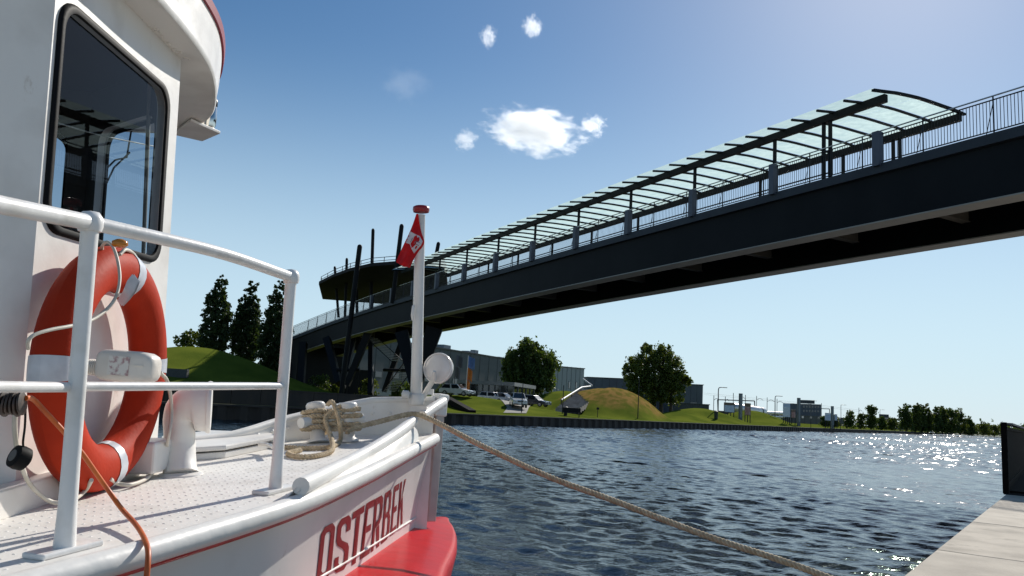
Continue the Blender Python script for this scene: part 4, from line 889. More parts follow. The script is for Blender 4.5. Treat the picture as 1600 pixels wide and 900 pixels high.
# glass showroom
p, q, r_ = at(716, 622, 121), at(801, 625, 117), at(833, 626, 129)
zb, zt = 1.6, zz(760, 601, 118)
sh = thing('glass_showroom', 'low glass showroom with pale flat roof edge behind parked cars', 'building', tuple((p+q)/2*V(1, 1, 0)+V(0, 0, zb)))
poly = [p, q, r_, r_+(p-q)*.9]
poly = [V(v[0], v[1], 0) for v in poly]
part('glazing', MB().prism([v+V(0, 0, zb) for v in poly], V(0, 0, zt-zb)), m_win, sh, 0)
cc_ = np.mean(poly, axis=0); part('roof', MB().prism([v+(v-cc_)*.06+V(0, 0, zt) for v in poly], V(0, 0, .55)), m_fascia, sh, 0)
for u, v, n_ in ((poly[0], poly[1], 9), (poly[1], poly[2], 5)):
    a = nrm(v-u); b = V(a[1], -a[0], 0)
    for i in range(n_+1): part('mullion', MB().box(u+(v-u)*i/n_+b*.06+V(0, 0, (zb+zt)/2), .14, .14, zt-zb, X=a, Y=b), m_mull, sh, 0)
    part('transom', MB().box((u+v)/2+b*.05+V(0, 0, zb+.7*(zt-zb)), np.linalg.norm(v-u), .1, .1, X=a, Y=b), m_mull, sh, 0)

# ------------------------------------------------------------------ paths, steps, walls on the far lawn
m_path = mat('pale_path', (.30, .28, .25), .9, (.22, .21, .19), .8, 9)
m_asph = mat('asphalt', (.055, .055, .06), .9, (.04, .04, .045), 1, 9)
def drape(name, pxs, m, lift=.06):          # strip of ground cover following the terrain; pairs of (left, right) px with depth
    G = []
    for (l, r2_) in pxs:
        a, b = at(*l), at(*r2_); row = []
        for t in np.linspace(0, 1, 9):
            g = a*(1-t)+b*t; row.append(V(g[0], g[1], ground_z(g[0], g[1])+lift))
        G.append(row)
    G2 = []
    for i in range(len(G)-1):
        for t in np.linspace(0, 1, 8, endpoint=False): G2.append([G[i][j]*(1-t)+G[i+1][j]*t for j in range(9)])
    for row in G2:
        for v in row: v[2] = ground_z(v[0], v[1])+lift
    return struct(name, MB().grid(G2), m, smooth=60)
drape('road', [((786, 647, 89.5), (822, 648, 93)), ((792, 640, 98), (826, 640, 101)), ((778, 632, 108), (832, 632, 110)), ((700, 628, 116), (850, 630, 118))], m_path)
0 and drape('footpath', [((842, 656, 97), (845, 656, 100)), ((1000, 662, 113), (1003, 662, 116)), ((1240, 668, 192), (1243, 668, 197)), ((1420, 676, 330), (1422, 676, 338))], m_path)
# steps up the mound
sb_l, sb_r, stt_l, stt_r = at(868, 639, 110), at(903, 641, 112), at(907, 608, 131), at(947, 607, 133)
stp = thing('garden_steps', 'wide weathered concrete steps climbing beside the golden mound', 'steps', tuple((sb_l+sb_r)/2))
m_step = mat('weathered_step', (.36, .32, .29), .9, (.22, .19, .17), 1, 9)
NS = 16
for i in range(NS):
    t0_, t1_ = i/NS, (i+1)/NS
    a0_, a1_ = sb_l+(stt_l-sb_l)*t0_, sb_r+(stt_r-sb_r)*t0_; b0_, b1_ = sb_l+(stt_l-sb_l)*t1_, sb_r+(stt_r-sb_r)*t1_
    z = b0_[2]; P = [V(v[0], v[1], z-.7) for v in (a0_, a1_, b1_, b0_)]
    part('step', MB().prism(P, V(0, 0, .7)), m_step, stp, 0)
m_wtube = mat('white_handrail', (.75, .75, .72), .4)
part('handrail', MB().tube([at(877, 625, 113), at(909, 605, 130), at(923, 603.5, 134)], .12, 8), m_wtube, stp, 60)
part('handrail', MB().tube([at(911, 592, 138), at(925, 602.5, 134)], .12, 8), m_wtube, stp, 60)
part('handrail_post', MB().box(at(877, 629, 113), .14, .14, 1.0), m_rod, stp, 0)
part('handrail_post', MB().box(at(893, 620, 121), .12, .12, 1.2), m_rod, stp, 0)
# dark kerb wall across the left slope
kb = [at(x, y, Y) for x, y, Y in ((700, 618, 100), (716, 630, 92), (738, 646, 82.5))]
kb = [V(v[0], v[1], ground_z(v[0], v[1])) for v in kb]
solo('slope_wall', MB().sweep([kb[0]+V(0, 0, .1), kb[2]], [V(.8, .55, 0)]*2, [(-.45, -.6), (.45, -.6), (.45, .25), (-.45, .25)]), m_fence, 'low dark wall running down the lawn below the parked white car', 'wall', smooth=0)
mb = MB()
for i in range(3): mb.box(V(*(lm[:2]), 0)+V(-5+i*3.0, -4.5+i*.1, ground_z(lm[0]-5+i*3, lm[1]-4.5)+.35), 2.9, .5, .8)
solo('mound_seat', mb, m_roofd, 'long dark seat wall on the green mound behind the lifebuoy', 'seat wall', smooth=0)

# ------------------------------------------------------------------ trees
m_bark = mat('dark_bark', (.06, .045, .035), .9, (.035, .028, .02), 6, 8)
m_leaf = [leafmat('leaf_dark', (.075, .110, .024), (.026, .048, .012)), leafmat('leaf_mid', (.095, .120, .024), (.036, .058, .014)), leafmat('leaf_poplar', (.045, .070, .026), (.018, .034, .014))]
def crown_mb(lobes, n, size, hang=0, seed=1, gap=.5):
    g = np.random.default_rng(seed); vol = np.array([l[3]*l[4]*l[5] for l in lobes])**.8; vol /= vol.sum(); v = []; f = []
    # sub-clumps inside every lobe give light and dark bunches with gaps between them
    cl = []
    for l, w_ in zip(lobes, vol):
        m_ = max(4, int(110*w_*len(lobes)**.5))
        for _ in range(m_):
            d = nrm(g.normal(size=3)); r = g.uniform(.15, 1)**.45; cl.append((l[0]+d[0]*r*l[3], l[1]+d[1]*r*l[4], l[2]+d[2]*r*l[5], min(l[3], l[5])*g.uniform(.18, .36)))
    per = max(3, n//len(cl))
    for cx, cy, cz_, r in cl:
        for _ in range(per):
            d = g.normal(size=3)*r*.55; c = V(cx, cy, cz_)+d; 
            if hang: c[2] -= abs(g.normal())*hang
            a = nrm(g.normal(size=3)+V(0, 0, -.5*(hang > 0))); b = nrm(np.cross(a, g.normal(size=3))); s = size*g.uniform(.55, 1.3)
            k = len(v); v += [c-a*s*.5, c+b*s*.32, c+a*s*.5, c-b*s*.32]; f.append((k, k+1, k+2, k+3))
    return MB().add(v, f)
def tree(name, label, base, lobes, n, size, ml, trunks, cat='tree', group=None, hang=0, seed=1):
    o = thing(name, label, cat, tuple(base), group)
    mb = MB(); g = np.random.default_rng(seed+5)
    for dx, dy, r, h in trunks:
        P = [V(dx, dy, -.3), V(dx*1.05+g.normal(0, .05*r), dy, h*.4), V(dx*1.1, dy, h*.75), V(dx*1.2+g.normal(0, r), dy, h)]
        mb.tube(smooth_path(P, 8), np.linspace(r*1.15, r*.3, 8), 8)
        for k in range(6):
            l = lobes[g.integers(len(lobes))]; z0 = h*g.uniform(.3, .85)
            e = V(l[0]+g.normal(0, .3)*l[3], l[1]+g.normal(0, .3)*l[4], max(z0+.5, l[2]+g.normal(0, .2)*l[5])); s0 = V(dx*1.08, dy, z0)
            mb.tube([s0, (s0+e)/2+V(0, 0, -.06*np.linalg.norm(e-s0)), e], [r*.4, r*.25, r*.08], 6)
    part('trunk', mb, m_bark, o, 60, local=True)
    part('crown', crown_mb(lobes, n, size, hang, seed), ml, o, 0, local=True)
    return o
def gbase(x, Y, y=640):
    p = at(x, y, Y); return V(p[0], p[1], ground_z(p[0], p[1]))
# broad hanging tree by the showroom
b = gbase(826, 138); k = 138/FPX
tree('broadleaf_tree', 'broad dark tree with hanging twigs beside the glass showroom', b, [((x-826)*k, g_, zz(x, y, 138)-b[2], rx*k, 3.2, ry*k) for x, y, rx, ry, g_ in ((822, 552, 24, 24, 0), (800, 560, 18, 24, 0), (846, 566, 22, 24, 0), (822, 582, 32, 26, 0), (806, 588, 22, 22, 1), (838, 592, 26, 22, -1), (861, 565, 9, 10, 0), (852, 580, 12, 18, 0), (822, 538, 12, 10, 0), (792, 575, 10, 20, 0))], 22000, .50, m_leaf[0], [(0, 0, .35, 8.5)], hang=.45, seed=3)
b = gbase(1035, 168); k = 168/FPX
tree('broadleaf_tree', 'tall round twin-stemmed tree right of the golden mound', b, [((x-1035)*k, g_, zz(x, y, 168)-b[2], rx*k, 4, ry*k) for x, y, rx, ry, g_ in ((1008, 562, 17, 22, 0), (1034, 562, 18, 24, 0), (994, 585, 20, 28, 0), (1024, 590, 28, 30, 1), (1050, 582, 20, 24, 0), (1062, 596, 14, 18, 0), (1010, 612, 28, 20, 0), (1045, 615, 22, 18, -1), (1007, 544, 8, 8, 0), (1034, 545, 8, 9, 0), (984, 580, 10, 18, 0), (1072, 588, 5, 5, 0))], 24000, .55, m_leaf[1], [(-1.6, .4, .35, 11), (-.3, 0, .4, 12), (1.8, .3, .32, 10)], seed=9)
# three poplars behind the railing
for x, ty, by, Y, hw, lab, sd_ in ((336, 432, 552, 108, 25, 'tallest pointed poplar, farthest left beside the green mound', 21), (385, 441, 566, 112, 25, 'middle pointed poplar between two others behind the railing', 22), (433, 438, 585, 108, 27, 'pointed poplar half hidden by the front railing post', 23)):
    b = gbase(x-15, Y); k = Y/FPX; H_ = by-ty; lb = []
    for u, w_ in ((.03, .16), (.12, .36), (.25, .6), (.38, .78), (.52, .92), (.66, .95), (.8, .9), (.93, .75)):
        for sgn in (-1, 1): lb.append((sgn*hw*w_*.42*k, random.uniform(-.4, .4), zz(x, ty+H_*u, Y)-b[2]+random.uniform(-.2, .2), hw*w_*.6*k, hw*w_*.7*k, H_*.10*k))
    lb.append((hw*.30*k, .2, zz(x, ty+H_*.06, Y)-b[2], hw*.2*k, hw*.2*k, H_*.09*k))
    tree('poplar_tree', lab, b, lb, 15000, .40, m_leaf[2], [(0, 0, .28, (zz(x, ty, Y)-b[2])*.85)], group='poplars behind the railing', seed=sd_)
b = gbase(287, 118); k = 118/FPX
tree('small_tree', 'small thin-crowned tree on the skyline right of the lifebuoy', b, [((x-287)*k, 0, zz(x, y, 118)-b[2], rx*k, 1.5, ry*k) for x, y, rx, ry in ((287, 524, 18, 8), (270, 532, 12, 8), (305, 534, 10, 8), (285, 536, 16, 7))], 1100, .5, m_leaf[1], [(0, 0, .2, 8)], seed=31)
# bushes and trees on the right bank
def rtree(x, ty, by, Y, hw, label, n, name='bush', cat='bush', group='shrubs on the right bank', ml=0, seed=1, size=None):
    b = gbase(x, Y); k = Y/FPX; zt_ = zz(x, ty, Y)-b[2]; g = np.random.default_rng(seed); lb = []
    for i in range(6):
        u = g.uniform(.25, .85); lb.append((g.uniform(-.5, .5)*hw*k, g.uniform(-.4, .4)*hw*k, zt_*u, hw*k*g.uniform(.4, .6), hw*k*.55, zt_*g.uniform(.14, .24)))
    lb += [(-.3*hw*k, 0, zt_*.2, hw*k*.75, hw*k*.6, zt_*.2), (.35*hw*k, 0, zt_*.22, hw*k*.75, hw*k*.6, zt_*.2), (0, 0, zt_*.82, hw*k*.45, hw*k*.45, zt_*.18), (0, 0, zt_*.45, hw*k*.8, hw*k*.7, zt_*.38)]
    return tree(name, label, b, lb, n, size or max(.35, 2.6*k), m_leaf[ml], [(0, 0, .06*zt_*.35, zt_*.7)], cat, group, seed=seed)
for i, (x, ty, Y, hw, lab) in enumerate(((1328, 641, 255, 11, 'rounded shrub just right of the last pillar'), (1344, 646, 270, 9, 'low shrub left of the single dark tree'), (1378, 651, 300, 9, 'low shrub right of the single dark tree'), (1392, 652, 330, 10, 'low shrub in front of the distant house'), (1290, 650, 250, 10, 'dark shrub behind the small white board'), (1303, 648, 260, 9, 'dark shrub right behind the last pillar'))):
    rtree(x, ty, 664, Y, hw, lab, 1800, seed=40+i, ml=i % 2)
rtree(1361, 633, 660, 285, 10, 'single dark round tree standing between low shrubs', 3500, 'broadleaf_tree', 'tree', None, 0, 51)
for i, (x, ty, Y, hw, lab) in enumerate(((1415, 630, 345, 12, 'first tree of the far clump, left end beside the open bank'), (1430, 632, 352, 10, 'second tree of the far clump, slightly lower than its neighbours'), (1440, 631, 356, 8, 'slim third tree of the far clump'), (1449, 630, 360, 9, 'tall pointed fourth tree of the far clump'), (1463, 636, 368, 11, 'fifth tree of the far clump with ragged top'), (1472, 634, 372, 9, 'sixth tree of the far clump, just left of the broad ones'), (1485, 637, 380, 14, 'broad tree near the right of the far clump'), (1499, 636, 388, 12, 'last tall tree at the right of the far clump'), (1514, 650, 396, 9, 'lower tree stepping down at the right of the clump'))):
    rtree(x, ty, 672, Y, hw, lab, 4200, 'far_tree', 'tree', 'trees of the far clump', i % 2, 60+i, .75)
for i, (x, ty, Y, hw, lab) in enumerate(((1518, 661, 400, 12, 'pale willow bush at the waterside below the clump'), (1535, 658, 430, 13, 'round willow bush by the water in front of the skyline'), (1552, 664, 480, 10, 'small waterside bush near the dark fence'), (1568, 666, 560, 12, 'faint last bush beside the dark fence'), (1505, 664, 392, 8, 'small willow bush at the foot of the tallest far trees'))):
    rtree(x, ty, 678, Y, hw, lab, 2000, 'willow_bush', 'bush', 'willow bushes by the far water', 1, 80+i, .8)
# wood on the skyline: one mass
mb = MB(); g = np.random.default_rng(99)
for i in range(150):
    x = 1380+i*3.2; Y = 1000+g.uniform(0, 300); c = at(x, 672, Y); h = g.uniform(7, 15)*(1.1 if x > 1510 else .8)
    for _ in range(26):
        q = V(c[0]+g.normal(0, 5), c[1]+g.normal(0, 5), 1+abs(g.normal(.5, .3))*h); a = nrm(g.normal(size=3)); bb = nrm(np.cross(a, g.normal(size=3))); s_ = g.uniform(2, 4)
        mb.add([q-a*s_, q+bb*s_*.7, q+a*s_, q-bb*s_*.7], [(0, 1, 2, 3)])
o = part('far_wood', mb, m_leaf[0], None, 0, kind='stuff')
# undergrowth below the bridge
for i, (x, ty, Y, hw, lab) in enumerate(((493, 586, 97, 20, 'sunlit bush under the bridge beside the railing post'), (573, 590, 94, 18, 'pale green bush behind the leaning bridge columns'), (618, 596, 93, 12, 'small bush beside the steel staircase'), (690, 598, 112, 14, 'dark bush behind the searchlight'), (740, 604, 120, 8, 'bush at the left end of the showroom'), (520, 598, 98, 10, 'low bush at the foot of the bridge legs'), (640, 600, 100, 12, 'bush behind the flag staff'))):
    rtree(x, ty, 625, Y, hw, lab, 900, 'bush', 'bush', 'bushes by the bridge foot', i % 2, 100+i, .3)

# ------------------------------------------------------------------ cars
m_tyre = mat('tyre', (.02, .02, .02), .8); m_rim = mat('wheel_rim', (.45, .45, .46), .3, metal=.8)
def paint(n, c): return mat(n, c, .22, tuple(x*.95 for x in c), 3, coat=.6)
m_cw, m_cd, m_cs = paint('white_car_paint', (.78, .78, .77)), paint('dark_car_paint', (.035, .04, .06)), paint('silver_car_paint', (.55, .56, .58))
m_hl = mat('headlight', (.7, .7, .72), .1); m_plate = mat('number_plate', (.75, .75, .73), .5)
def car(label, loc, rz, m, tall=1.0, L=4.5):
    o = thing('parked_car', label, 'car', tuple(loc), 'cars by the showroom', rz)
    W = .88; H = 1.5*tall; z1 = .92*tall
    prof = [(-L/2, .35), (-L/2-.02, .7), (-L/2+.1, z1), (L/2-1.15, z1), (L/2-.25, z1-.16), (L/2, .62), (L/2-.02, .32)]
    G = []
    for y, sx in ((-W, .97), (-W*.98, 1.0), (W*.98, 1.0), (W, .97)): G.append([V(x*sx, y, z) for x, z in prof])
    mb = MB(); n = len(prof)
    mb.grid(G); mb.add(G[0], [tuple(range(n))]); mb.add(G[3], [tuple(range(n))]); mb.add([V(x, y, .32) for x, y in ((-L/2, -W), (L/2, -W), (L/2, W), (-L/2, W))], [(0, 1, 2, 3)])
    part('body', mb, m, o, 30, local=True)
    lo = [(-L/2+.15, z1-.01), (L/2-1.2, z1-.01)]; hi = [(-L/2+.55, H), (L/2-2.0, H)]; wi = W*.76
    v = [V(lo[0][0], -W*.95, lo[0][1]), V(lo[1][0], -W*.95, lo[1][1]), V(lo[1][0], W*.95, lo[1][1]), V(lo[0][0], W*.95, lo[0][1]), V(hi[0][0], -wi, H), V(hi[1][0], -wi, H), V(hi[1][0], wi, H), V(hi[0][0], wi, H)]
    part('cabin', MB().add(v, [(4, 5, 6, 7), (0, 1, 5, 4), (1, 2, 6, 5), (2, 3, 7, 6), (3, 0, 4, 7)]), m, o, 0, local=True, bevel=.05)
    def win(name, a, b, c, d, k=.84):
        P = np.array([a, b, c, d]); ce = P.mean(0); nn = nrm(np.cross(b-a, d-a)); nn = nn if nn@(ce-V(0, 0, .8)) > 0 else -nn
        part(name, MB().prism([ce+(p-ce)*k+nn*.004 for p in P], nn*.012), m_win, o, 0, local=True)
    win('windscreen', v[1], v[2], v[6], v[5], .9); win('rear_window', v[3], v[0], v[4], v[7])
    for s in ((0, 1, 5, 4), (2, 3, 7, 6)):
        a, b_, c, d = [v[i] for i in s]
        win('side_window', a, (a+b_)/2, (c+d)/2, d, .86); win('side_window', (a+b_)/2, b_, c, (c+d)/2, .86)
    for x in (-L/2+.85, L/2-.85):
        for y in (-W+.06, W-.06):
            w_ = part('wheel', MB().lathe([(.2, -.1), (.31, -.1), (.33, -.06), (.33, .06), (.31, .1), (.2, .1)], V(x, y, .33), (0, 1, 0), 18), m_tyre, o, 40, local=True)
            part('rim', MB().lathe([(.2, -.105), (.19, -.09), (.06, -.11), (.06, .11), (.19, .09), (.2, .105)], V(x, y, .33), (0, 1, 0), 14), m_rim, w_, 40, local=True)
    for y in (-.62, .62): part('headlight', MB().box(V(L/2-.06, y, .70*tall), .16, .34, .14, X=nrm(V(1, 0, -.2))), m_hl, o, 0, local=True)
    part('grille', MB().box(V(L/2-.01, 0, .62*tall), .06, .7, .14), m_dark, o, 0, local=True); part('bumper', MB().box(V(L/2-.0, 0, .40), .10, 1.66, .16), m_dark, o, 0, local=True)
    part('number_plate', MB().box(V(L/2+.055, 0, .44), .01, .46, .10), m_plate, o, 0, local=True)
    for y in (-W-.08, W+.08): part('door_mirror', MB().box(V(L/2-1.5, y, z1+.08), .12, .2, .13), m, o, 0, local=True, bevel=.02)
    return o
def gxy(x, y, Y): p = at(x, y, Y); return V(p[0], p[1], ground_z(p[0], p[1])+.07)
car('white tall car facing the water on the pale ramp', gxy(809, 640, 99), R(-84), m_cw, 1.22, 4.5)
car('dark car parked behind the white one on the ramp', gxy(834, 633, 108), R(-32), m_cd)
car('white car parked alone at the top of the left slope', gxy(714, 621, 103), R(-25), m_cw)
car('white car in front of the showroom, left of the pair', gxy(771, 622, 113), R(-30), m_cw)
car('silver car in front of the showroom, right of the pair', gxy(787, 623, 112.5), R(-25), m_cs)

# ------------------------------------------------------------------ street furniture on the far bank
m_lampp = mat('lamp_post_grey', (.10, .10, .10), .5); m_pill = mat('pillar_grey', (.13, .145, .15), .5, (.09, .10, .10), .5)
def lamp(x, ty, Y, arm, label):
    b = gbase(x, Y); h = zz(x, ty, Y)-b[2]; o = thing('street_lamp', label, 'street lamp', tuple(b), 'street lamps on the far bank')
    k = Y/FPX*arm
    part('pole', MB().tube(smooth_path([V(0, 0, -.2), V(0, 0, h*.5), V(0, 0, h-.5), V(.25, 0, h-.05), V(k*.5, 0, h)], 14), np.linspace(.13, .07, 14), 8), m_lampp, o, 60, local=True)
    part('lamp_head', MB().box(V(k*.75, 0, h), k*.55, .3, .14), m_lampp, o, 0, local=True, bevel=.03)
    return o
lamp(1122, 605, 160, 13, 'nearest curved street lamp at the left of the sign boards')
lamp(1211, 618.5, 195, 11, 'second street lamp, left of the tall blue board')
lamp(1267, 626, 300, 9, 'third street lamp in front of the distant office')
lamp(1314, 632.5, 330, 8, 'fourth street lamp above the shrubs')
lamp(1375, 640, 420, 7, 'small farthest street lamp above the distant house')
def pole(x, ty, Y, r, label, top=None):
    b = gbase(x, Y); h = zz(x, ty, Y)-b[2]; o = thing('bank_pole', label, 'pole', tuple(b), 'thin poles on the far bank')
    part('shaft', MB().tube([V(0, 0, -.2), V(0, 0, h)], [r, r*.7], 8), m_rod, o, 60, local=True)
    if top: part('sign_plate', MB().box(V(0, -.08, h-.2), top, .04, top*.8), m_rod, o, 0, local=True)
pole(997, 590, 115, .075, 'tall thin dark pole at the water edge before the twin tree')
pole(815, 598, 93, .06, 'thin dark pole at the bank before the white car')
pole(879, 602, 101, .07, 'thin dark pole at the foot of the concrete steps')
pole(934, 636, 106, .05, 'short pole with small dark sign below the golden mound', .35)
pole(1267, 655, 190, .07, 'short thin post right of the second pillar')
pole(1313, 660, 212, .09, 'short dark post right of the third pillar')
m_bin = mat('dark_green_bin', (.02, .03, .025), .6)
b = gbase(1119, 152); solo('litter_bin', MB().lathe([(.34, 0), (.38, 1.35), (.40, 1.36), (.40, 1.44), (.2, 1.55), (.001, 1.56)], b, n=16), m_bin, 'dark round bin at the foot of the nearest street lamp', 'bin')
def pillar(x, ty, Y, wpx, label):
    b = gbase(x, Y); h = zz(x, ty, Y)-b[2]; w_ = wpx*Y/FPX; o = thing('info_pillar', label, 'pillar', tuple(b), 'square pillars on the bank')
    part('shaft', MB().box(V(0, 0, h/2-.1), w_, w_*.8, h), m_pill, o, 0, local=True)
    part('face_panel', MB().box(V(w_*.1, -w_*.42, h*.55), w_*.6, .03, h*.8), mat('panel_face', (.22, .25, .26), .4), o, 0, local=True)
pillar(1157, 614, 165, 5, 'tallest dark square pillar between two sign boards')
pillar(1248, 621, 190, 4.4, 'second square pillar beside the blue white board')
pillar(1300.5, 634, 212, 3.6, 'shortest square pillar right of the small board')
def board(x0, x1, y0, y1, Y, cols, label, legs=3):
    x = (x0+x1)/2; b = gbase(x, Y); k = Y/FPX; w_ = (x1-x0)*k; zt_, zb_ = zz(x, y0, Y)-b[2], zz(x, y1, Y)-b[2]
    o = thing('sign_board', label, 'sign', tuple(b), 'boards on posts along the bank')
    part('panel', MB().box(V(0, 0, (zt_+zb_)/2), w_, .12, zt_-zb_), cols[0], o, 0, local=True, bevel=.02)
    part('panel_face', MB().box(V(0, -.07, (zt_+zb_)/2-(zt_-zb_)*.12), w_*.9, .03, (zt_-zb_)*.68), cols[1], o, 0, local=True)
    for i in range(legs): part('leg', MB().box(V(-w_*.42+w_*.84*i/max(1, legs-1), .03, zb_/2-.1), .14, .14, zb_+.3), m_rod, o, 0, local=True)
m_bl, m_wt, m_br, m_rd = mat('board_pale_blue', (.58, .66, .78), .5), mat('board_white', (.78, .80, .82), .5), mat('board_brown', (.17, .12, .08), .6), mat('board_red', (.30, .10, .08), .5, (.45, .33, .30), 2)
board(1131, 1148, 629, 644.5, 163, (m_br, m_bl), 'wide board with brown top and pale blue face', 4)
board(1163.5, 1173, 630, 649, 166, (m_br, m_rd), 'narrow reddish board right of the tallest pillar', 3)
board(1223.5, 1234.5, 630, 651.5, 186, (m_bl, m_wt), 'tall pale blue and white board left of the second pillar', 4)
board(1236.5, 1243, 640, 653, 189, (m_br, m_rd), 'small brown board close beside the second pillar', 2)
board(1289, 1298, 645, 657, 208, (m_wt, m_bl), 'small white board left of the shortest pillar', 3)
board(1304, 1308, 647, 657, 214, (m_wt, m_bl), 'slim white board right of the shortest pillar', 2)
# seat and dark bench by the water
b = gbase(890, 97.5)
bn = thing('waterside_bench', 'dark bench by the canal wall below the golden mound', 'bench', tuple(b))
part('seat', MB().box(V(.3, 0, .45), 2.2, .5, .08), m_rod, bn, 0, local=True)
part('backrest', MB().box(V(.3, .27, .8), 2.2, .06, .6, Y=nrm(V(0, 1, .2)), Z=nrm(V(0, -.2, 1))), m_rod, bn, 0, local=True)
for x in (-.6, 1.2): part('leg', MB().box(V(x, .05, .2), .08, .45, .5), m_rod, bn, 0, local=True)
b = gbase(884, 98.2); solo('rubbish_bin', MB().lathe([(.22, 0), (.27, .95), (.29, .96), (.29, 1.05), (.12, 1.15), (.001, 1.16)], b, n=14), m_bin, 'dark bin standing left of the waterside bench', 'bin')
# silver tank and pipes
tk0, tk1 = at(1143, 637, 205), at(1196, 645, 214)
tank = thing('silver_tank', 'long silver tank with dark band lying behind the sign boards', 'tank', tuple((tk0+tk1)/2*V(1, 1, 0)+V(0, 0, 1.2)))
m_tank = mat('silver_tank_skin', (.62, .60, .57), .3, (.5, .49, .47), 1, metal=.5)
T_ = nrm(tk1-tk0); LT_ = np.linalg.norm(tk1-tk0)
part('shell', MB().lathe([(.3, -.1), (1.0, .1), (1.25, .6), (1.3, 1.2), (1.3, LT_-1.5), (1.15, LT_-.8), (.7, LT_-.2), (.05, LT_)], tk0, T_, 20), m_tank, tank, 50)
part('band', MB().lathe([(1.28, LT_-2.9), (1.33, LT_-2.88), (1.33, LT_-2.5), (1.28, LT_-2.48)], tk0, T_, 20), m_roofd, tank, 40)
for f in (.2, .5, .8): part('saddle', MB().box(tk0+T_*LT_*f+V(0, 0, -1.6), .3, 1.6, 1.6), m_roofd, tank, 0)
pl_ = [at(1198, 645, 215), at(1224, 646, 222)]
solo('pipe_run', MB().tube([pl_[0], pl_[1]], .45, 10).tube([pl_[0]+V(0, 0, -1), pl_[1]+V(0, 0, -1)], .35, 10).box(pl_[0]+V(1, 0, -1.6), .3, .8, 2.4).box(pl_[1]+V(-1, 0, -1.6), .3, .8, 2.4), m_tank, 'pair of dull pipes continuing right of the silver tank', 'pipes')
# railway wires: portal and masts
pt_ = thing('wire_portal', 'long dark gantry beam over the silver tank', 'gantry', tuple(gbase(1150, 225)))
part('beam', MB().tube([at(1121, 624.5, 225), at(1179, 626.5, 225)], .16, 6), m_lampp, pt_, 0)
part('post', MB().tube([at(1179, 626.5, 225), at(1180, 650, 225)], .16, 6), m_lampp, pt_, 0); part('post', MB().tube([at(1121, 624.5, 225), at(1122, 650, 225)], .12, 6), m_lampp, pt_, 0)
pt_ = thing('wire_portal', 'shorter gantry beam left of the shortest pillar', 'gantry', tuple(gbase(1280, 330)))
part('beam', MB().tube([at(1283, 638.5, 330), at(1296, 639, 330)], .18, 6), m_lampp, pt_, 0); part('post', MB().tube([at(1296, 639, 330), at(1297, 655, 330)], .16, 6), m_lampp, pt_, 0)
for i, (x, ty, arm) in enumerate(((1115, 618, 8), (1133, 619.5, 6), (1145.5, 614, 0), (1164.5, 617, -7), (1182, 618.5, 10), (1198.5, 621, 12), (1214, 623, 9), (1283.5, 630, 0), (1342, 637, 5))):
    Y = 262+i*9; b = gbase(x, Y); h = zz(x, ty, Y)-b[2]; k = Y/FPX
    o = thing('wire_mast', 'slim railway wire mast on the skyline, '+('left of the tallest pillar', 'just left of the wide board', 'above the wide board, the tallest', 'just right of the tallest pillar', 'above the silver tank', 'between the two nearest street lamps', 'right of the second street lamp', 'right of the distant office', 'left of the single dark tree')[i], 'mast', tuple(b), 'railway wire masts')
    part('pole', MB().tube([V(0, 0, -.2), V(0, 0, h)], .11, 6), m_lampp, o, 0, local=True)
    if arm: part('arm', MB().tube(smooth_path([V(0, 0, h-1.6), V(arm*k*.5, 0, h-.9), V(arm*k, 0, h-1.5)], 8), .08, 5), m_lampp, o, 0, local=True)
wr = MB()
for d in (0, .8): wr.tube([at(1100, 614+d*3, 262), at(1160, 620+d*3, 285), at(1240, 628+d*3, 325), at(1345, 641+d*3, 345)], .025, 4)
solo('overhead_wire', wr, m_lampp, 'pair of thin overhead wires strung along the railway masts', 'wire')
# flags by the showroom
m_fo, m_fb, m_fd = mat('flag_orange', (.55, .16, .02), .7), mat('flag_blue', (.12, .22, .50), .7), mat('flag_grey', (.10, .11, .14), .7)
def bflag(x, ty, Y, ms, label):
    b = gbase(x, Y); h = zz(x, ty, Y)-b[2]; o = thing('flag_pole', label, 'flag', tuple(b), 'banner poles by the showroom')
    part('pole', MB().tube([V(0, 0, -.2), V(0, 0, h)], [.07, .04], 8), m_wtube if ms[0] is m_fb else m_lampp, o, 60, local=True)
    for i, m in enumerate(ms):
        z1_, z0_ = h-.1-i*1.5, h-.1-(i+1)*1.5
        part('banner', MB().grid([[V(.06+u*(.9-.25*i), .12*math.sin(u*5+i), z0_+(z1_-z0_)*v-.5*u*(1 if i else .6)) for v in np.linspace(0, 1, 4)] for u in np.linspace(0, 1, 7)]), m, o, 60, local=True)
bflag(726, 555, 106, (m_fb, m_fo, m_fo), 'pole with blue and orange banner by the searchlight')
bflag(707, 553, 108, (m_fd, m_fd), 'pole with dark limp banner just right of the searchlight')
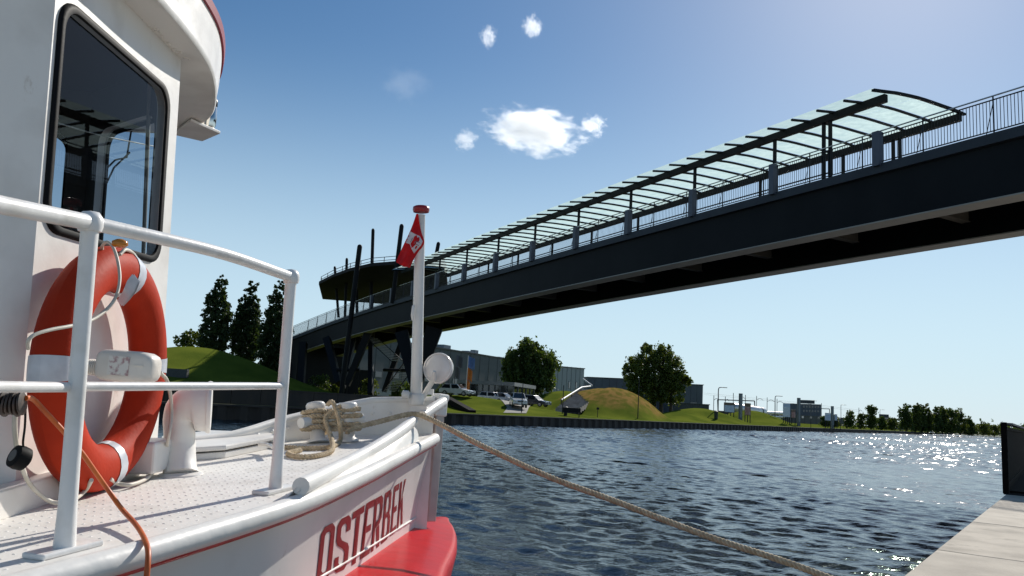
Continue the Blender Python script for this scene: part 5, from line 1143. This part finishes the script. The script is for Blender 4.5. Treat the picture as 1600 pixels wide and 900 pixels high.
# ------------------------------------------------------------------ clouds
def cloudmat(i, dens, thr, sc, fall=.42):
    m = bpy.data.materials.new('cloud_vapour'); m.use_nodes = True; t = m.node_tree; t.nodes.remove(t.nodes['Principled BSDF'])
    v = t.nodes.new('ShaderNodeVolumePrincipled'); v.inputs['Color'].default_value = (.99, .99, .99, 1); v.inputs['Anisotropy'].default_value = .55
    tc = t.nodes.new('ShaderNodeTexCoord'); n = t.nodes.new('ShaderNodeTexNoise'); n.noise_dimensions = '4D'; n.inputs['W'].default_value = i*3.7; n.inputs['Scale'].default_value = sc; n.inputs['Detail'].default_value = 6; n.inputs['Roughness'].default_value = .72
    t.links.new(tc.outputs['Object'], n.inputs[0])
    ln = t.nodes.new('ShaderNodeVectorMath'); ln.operation = 'LENGTH'; t.links.new(tc.outputs['Object'], ln.inputs[0])
    a = t.nodes.new('ShaderNodeMath'); a.operation = 'MULTIPLY_ADD'; a.inputs[1].default_value = -fall; t.links.new(ln.outputs['Value'], a.inputs[0]); t.links.new(n.outputs[0], a.inputs[2])
    r = t.nodes.new('ShaderNodeMapRange'); r.inputs[1].default_value = thr; r.inputs[2].default_value = thr+.09; r.inputs[3].default_value = 0; r.inputs[4].default_value = dens; t.links.new(a.outputs[0], r.inputs[0])
    t.links.new(r.outputs[0], v.inputs['Density']); t.links.new(v.outputs[0], t.nodes['Material Output'].inputs['Volume']); return m
def cloud(i, x, y, wpx, hpx, dens, thr, sc, label, tilt=0):
    D = 2400; k = D/FPX; c = at(x, y, D); g = np.random.default_rng(i); import bmesh
    b = bmesh.new(); bmesh.ops.create_icosphere(b, subdivisions=2, radius=1.0); me = bpy.data.meshes.new('cloud'); b.to_mesh(me); b.free()
    m = cloudmat(i, dens, thr, sc); me.materials.append(m); o = bpy.data.objects.new('cloud', me); COL.objects.link(o)
    o.location = c; o.scale = (wpx*k/2, max(wpx, hpx)*k*.28, hpx*k/2); o.rotation_euler = (0, R(tilt), 0); o['label'] = label; o['category'] = 'cloud'; o['group'] = 'small white clouds'; ORG[o.name] = c
    return o
cloud(1, 836, 205, 222, 94, .020, .230, 2.3, 'largest bright white cloud in the middle of the sky', 4)
cloud(2, 727, 218, 66, 50, .02, .27, 2.2, 'small ragged cloud at the left end of the largest cloud')
cloud(3, 925, 196, 64, 54, .03, .26, 2.0, 'small bright cloud at the right end of the largest cloud')
cloud(4, 763, 56, 40, 58, .018, .25, 2.4, 'upper left of the two small clouds near the picture top')
cloud(5, 832, 42, 48, 62, .020, .25, 2.4, 'upper right of the two small clouds near the picture top')
cloud(6, 636, 132, 120, 90, 0.0009, .24, 2.2, 'faint thin wisp of cloud left of the others')
# small boat moored at the far wall
b = bank(0, -1.5, 0); tt_ = [t for t in np.arange(0, 540, 1.) if abs((lambda q: 800+FPX*((q-CP)@cr)/((q-CP)@cf))(bank(t, -1.5, .3))-1457) < 1.2]
mt = tt_[0] if tt_ else 300; c = bank(mt, -1.6, 0)
sb_ = thing('motor_boat', 'small grey motor boat moored at the far wall below the trees', 'boat', tuple(c))
G = []
for u in np.linspace(-1, 1, 9):
    w_ = 1.1*(1-max(0, u)**2.2); G.append([c+BD*u*3.4+BN*w_*a+V(0, 0, z+max(0, u)*.3) for a, z in ((-1, .9), (-.8, .1), (0, -.2), (.8, .1), (1, .9))])
part('hull', MB().grid(G).add([g[0] for g in G]+[g[4] for g in G[::-1]], [tuple(range(18))]), mat('grey_boat_paint', (.25, .27, .30), .4), sb_, 50)
part('cabin', MB().box(c-BD*.4+V(0, 0, 1.35), 2.4, 1.6, .9, X=BD, Y=BN, taper=.85), mat('white_boat_paint', (.6, .6, .6), .4), sb_, 0, bevel=.05)
part('window', MB().box(c-BD*.4-BN*.78+V(0, 0, 1.4), 1.8, .06, .4, X=BD, Y=BN), m_win, sb_, 0)
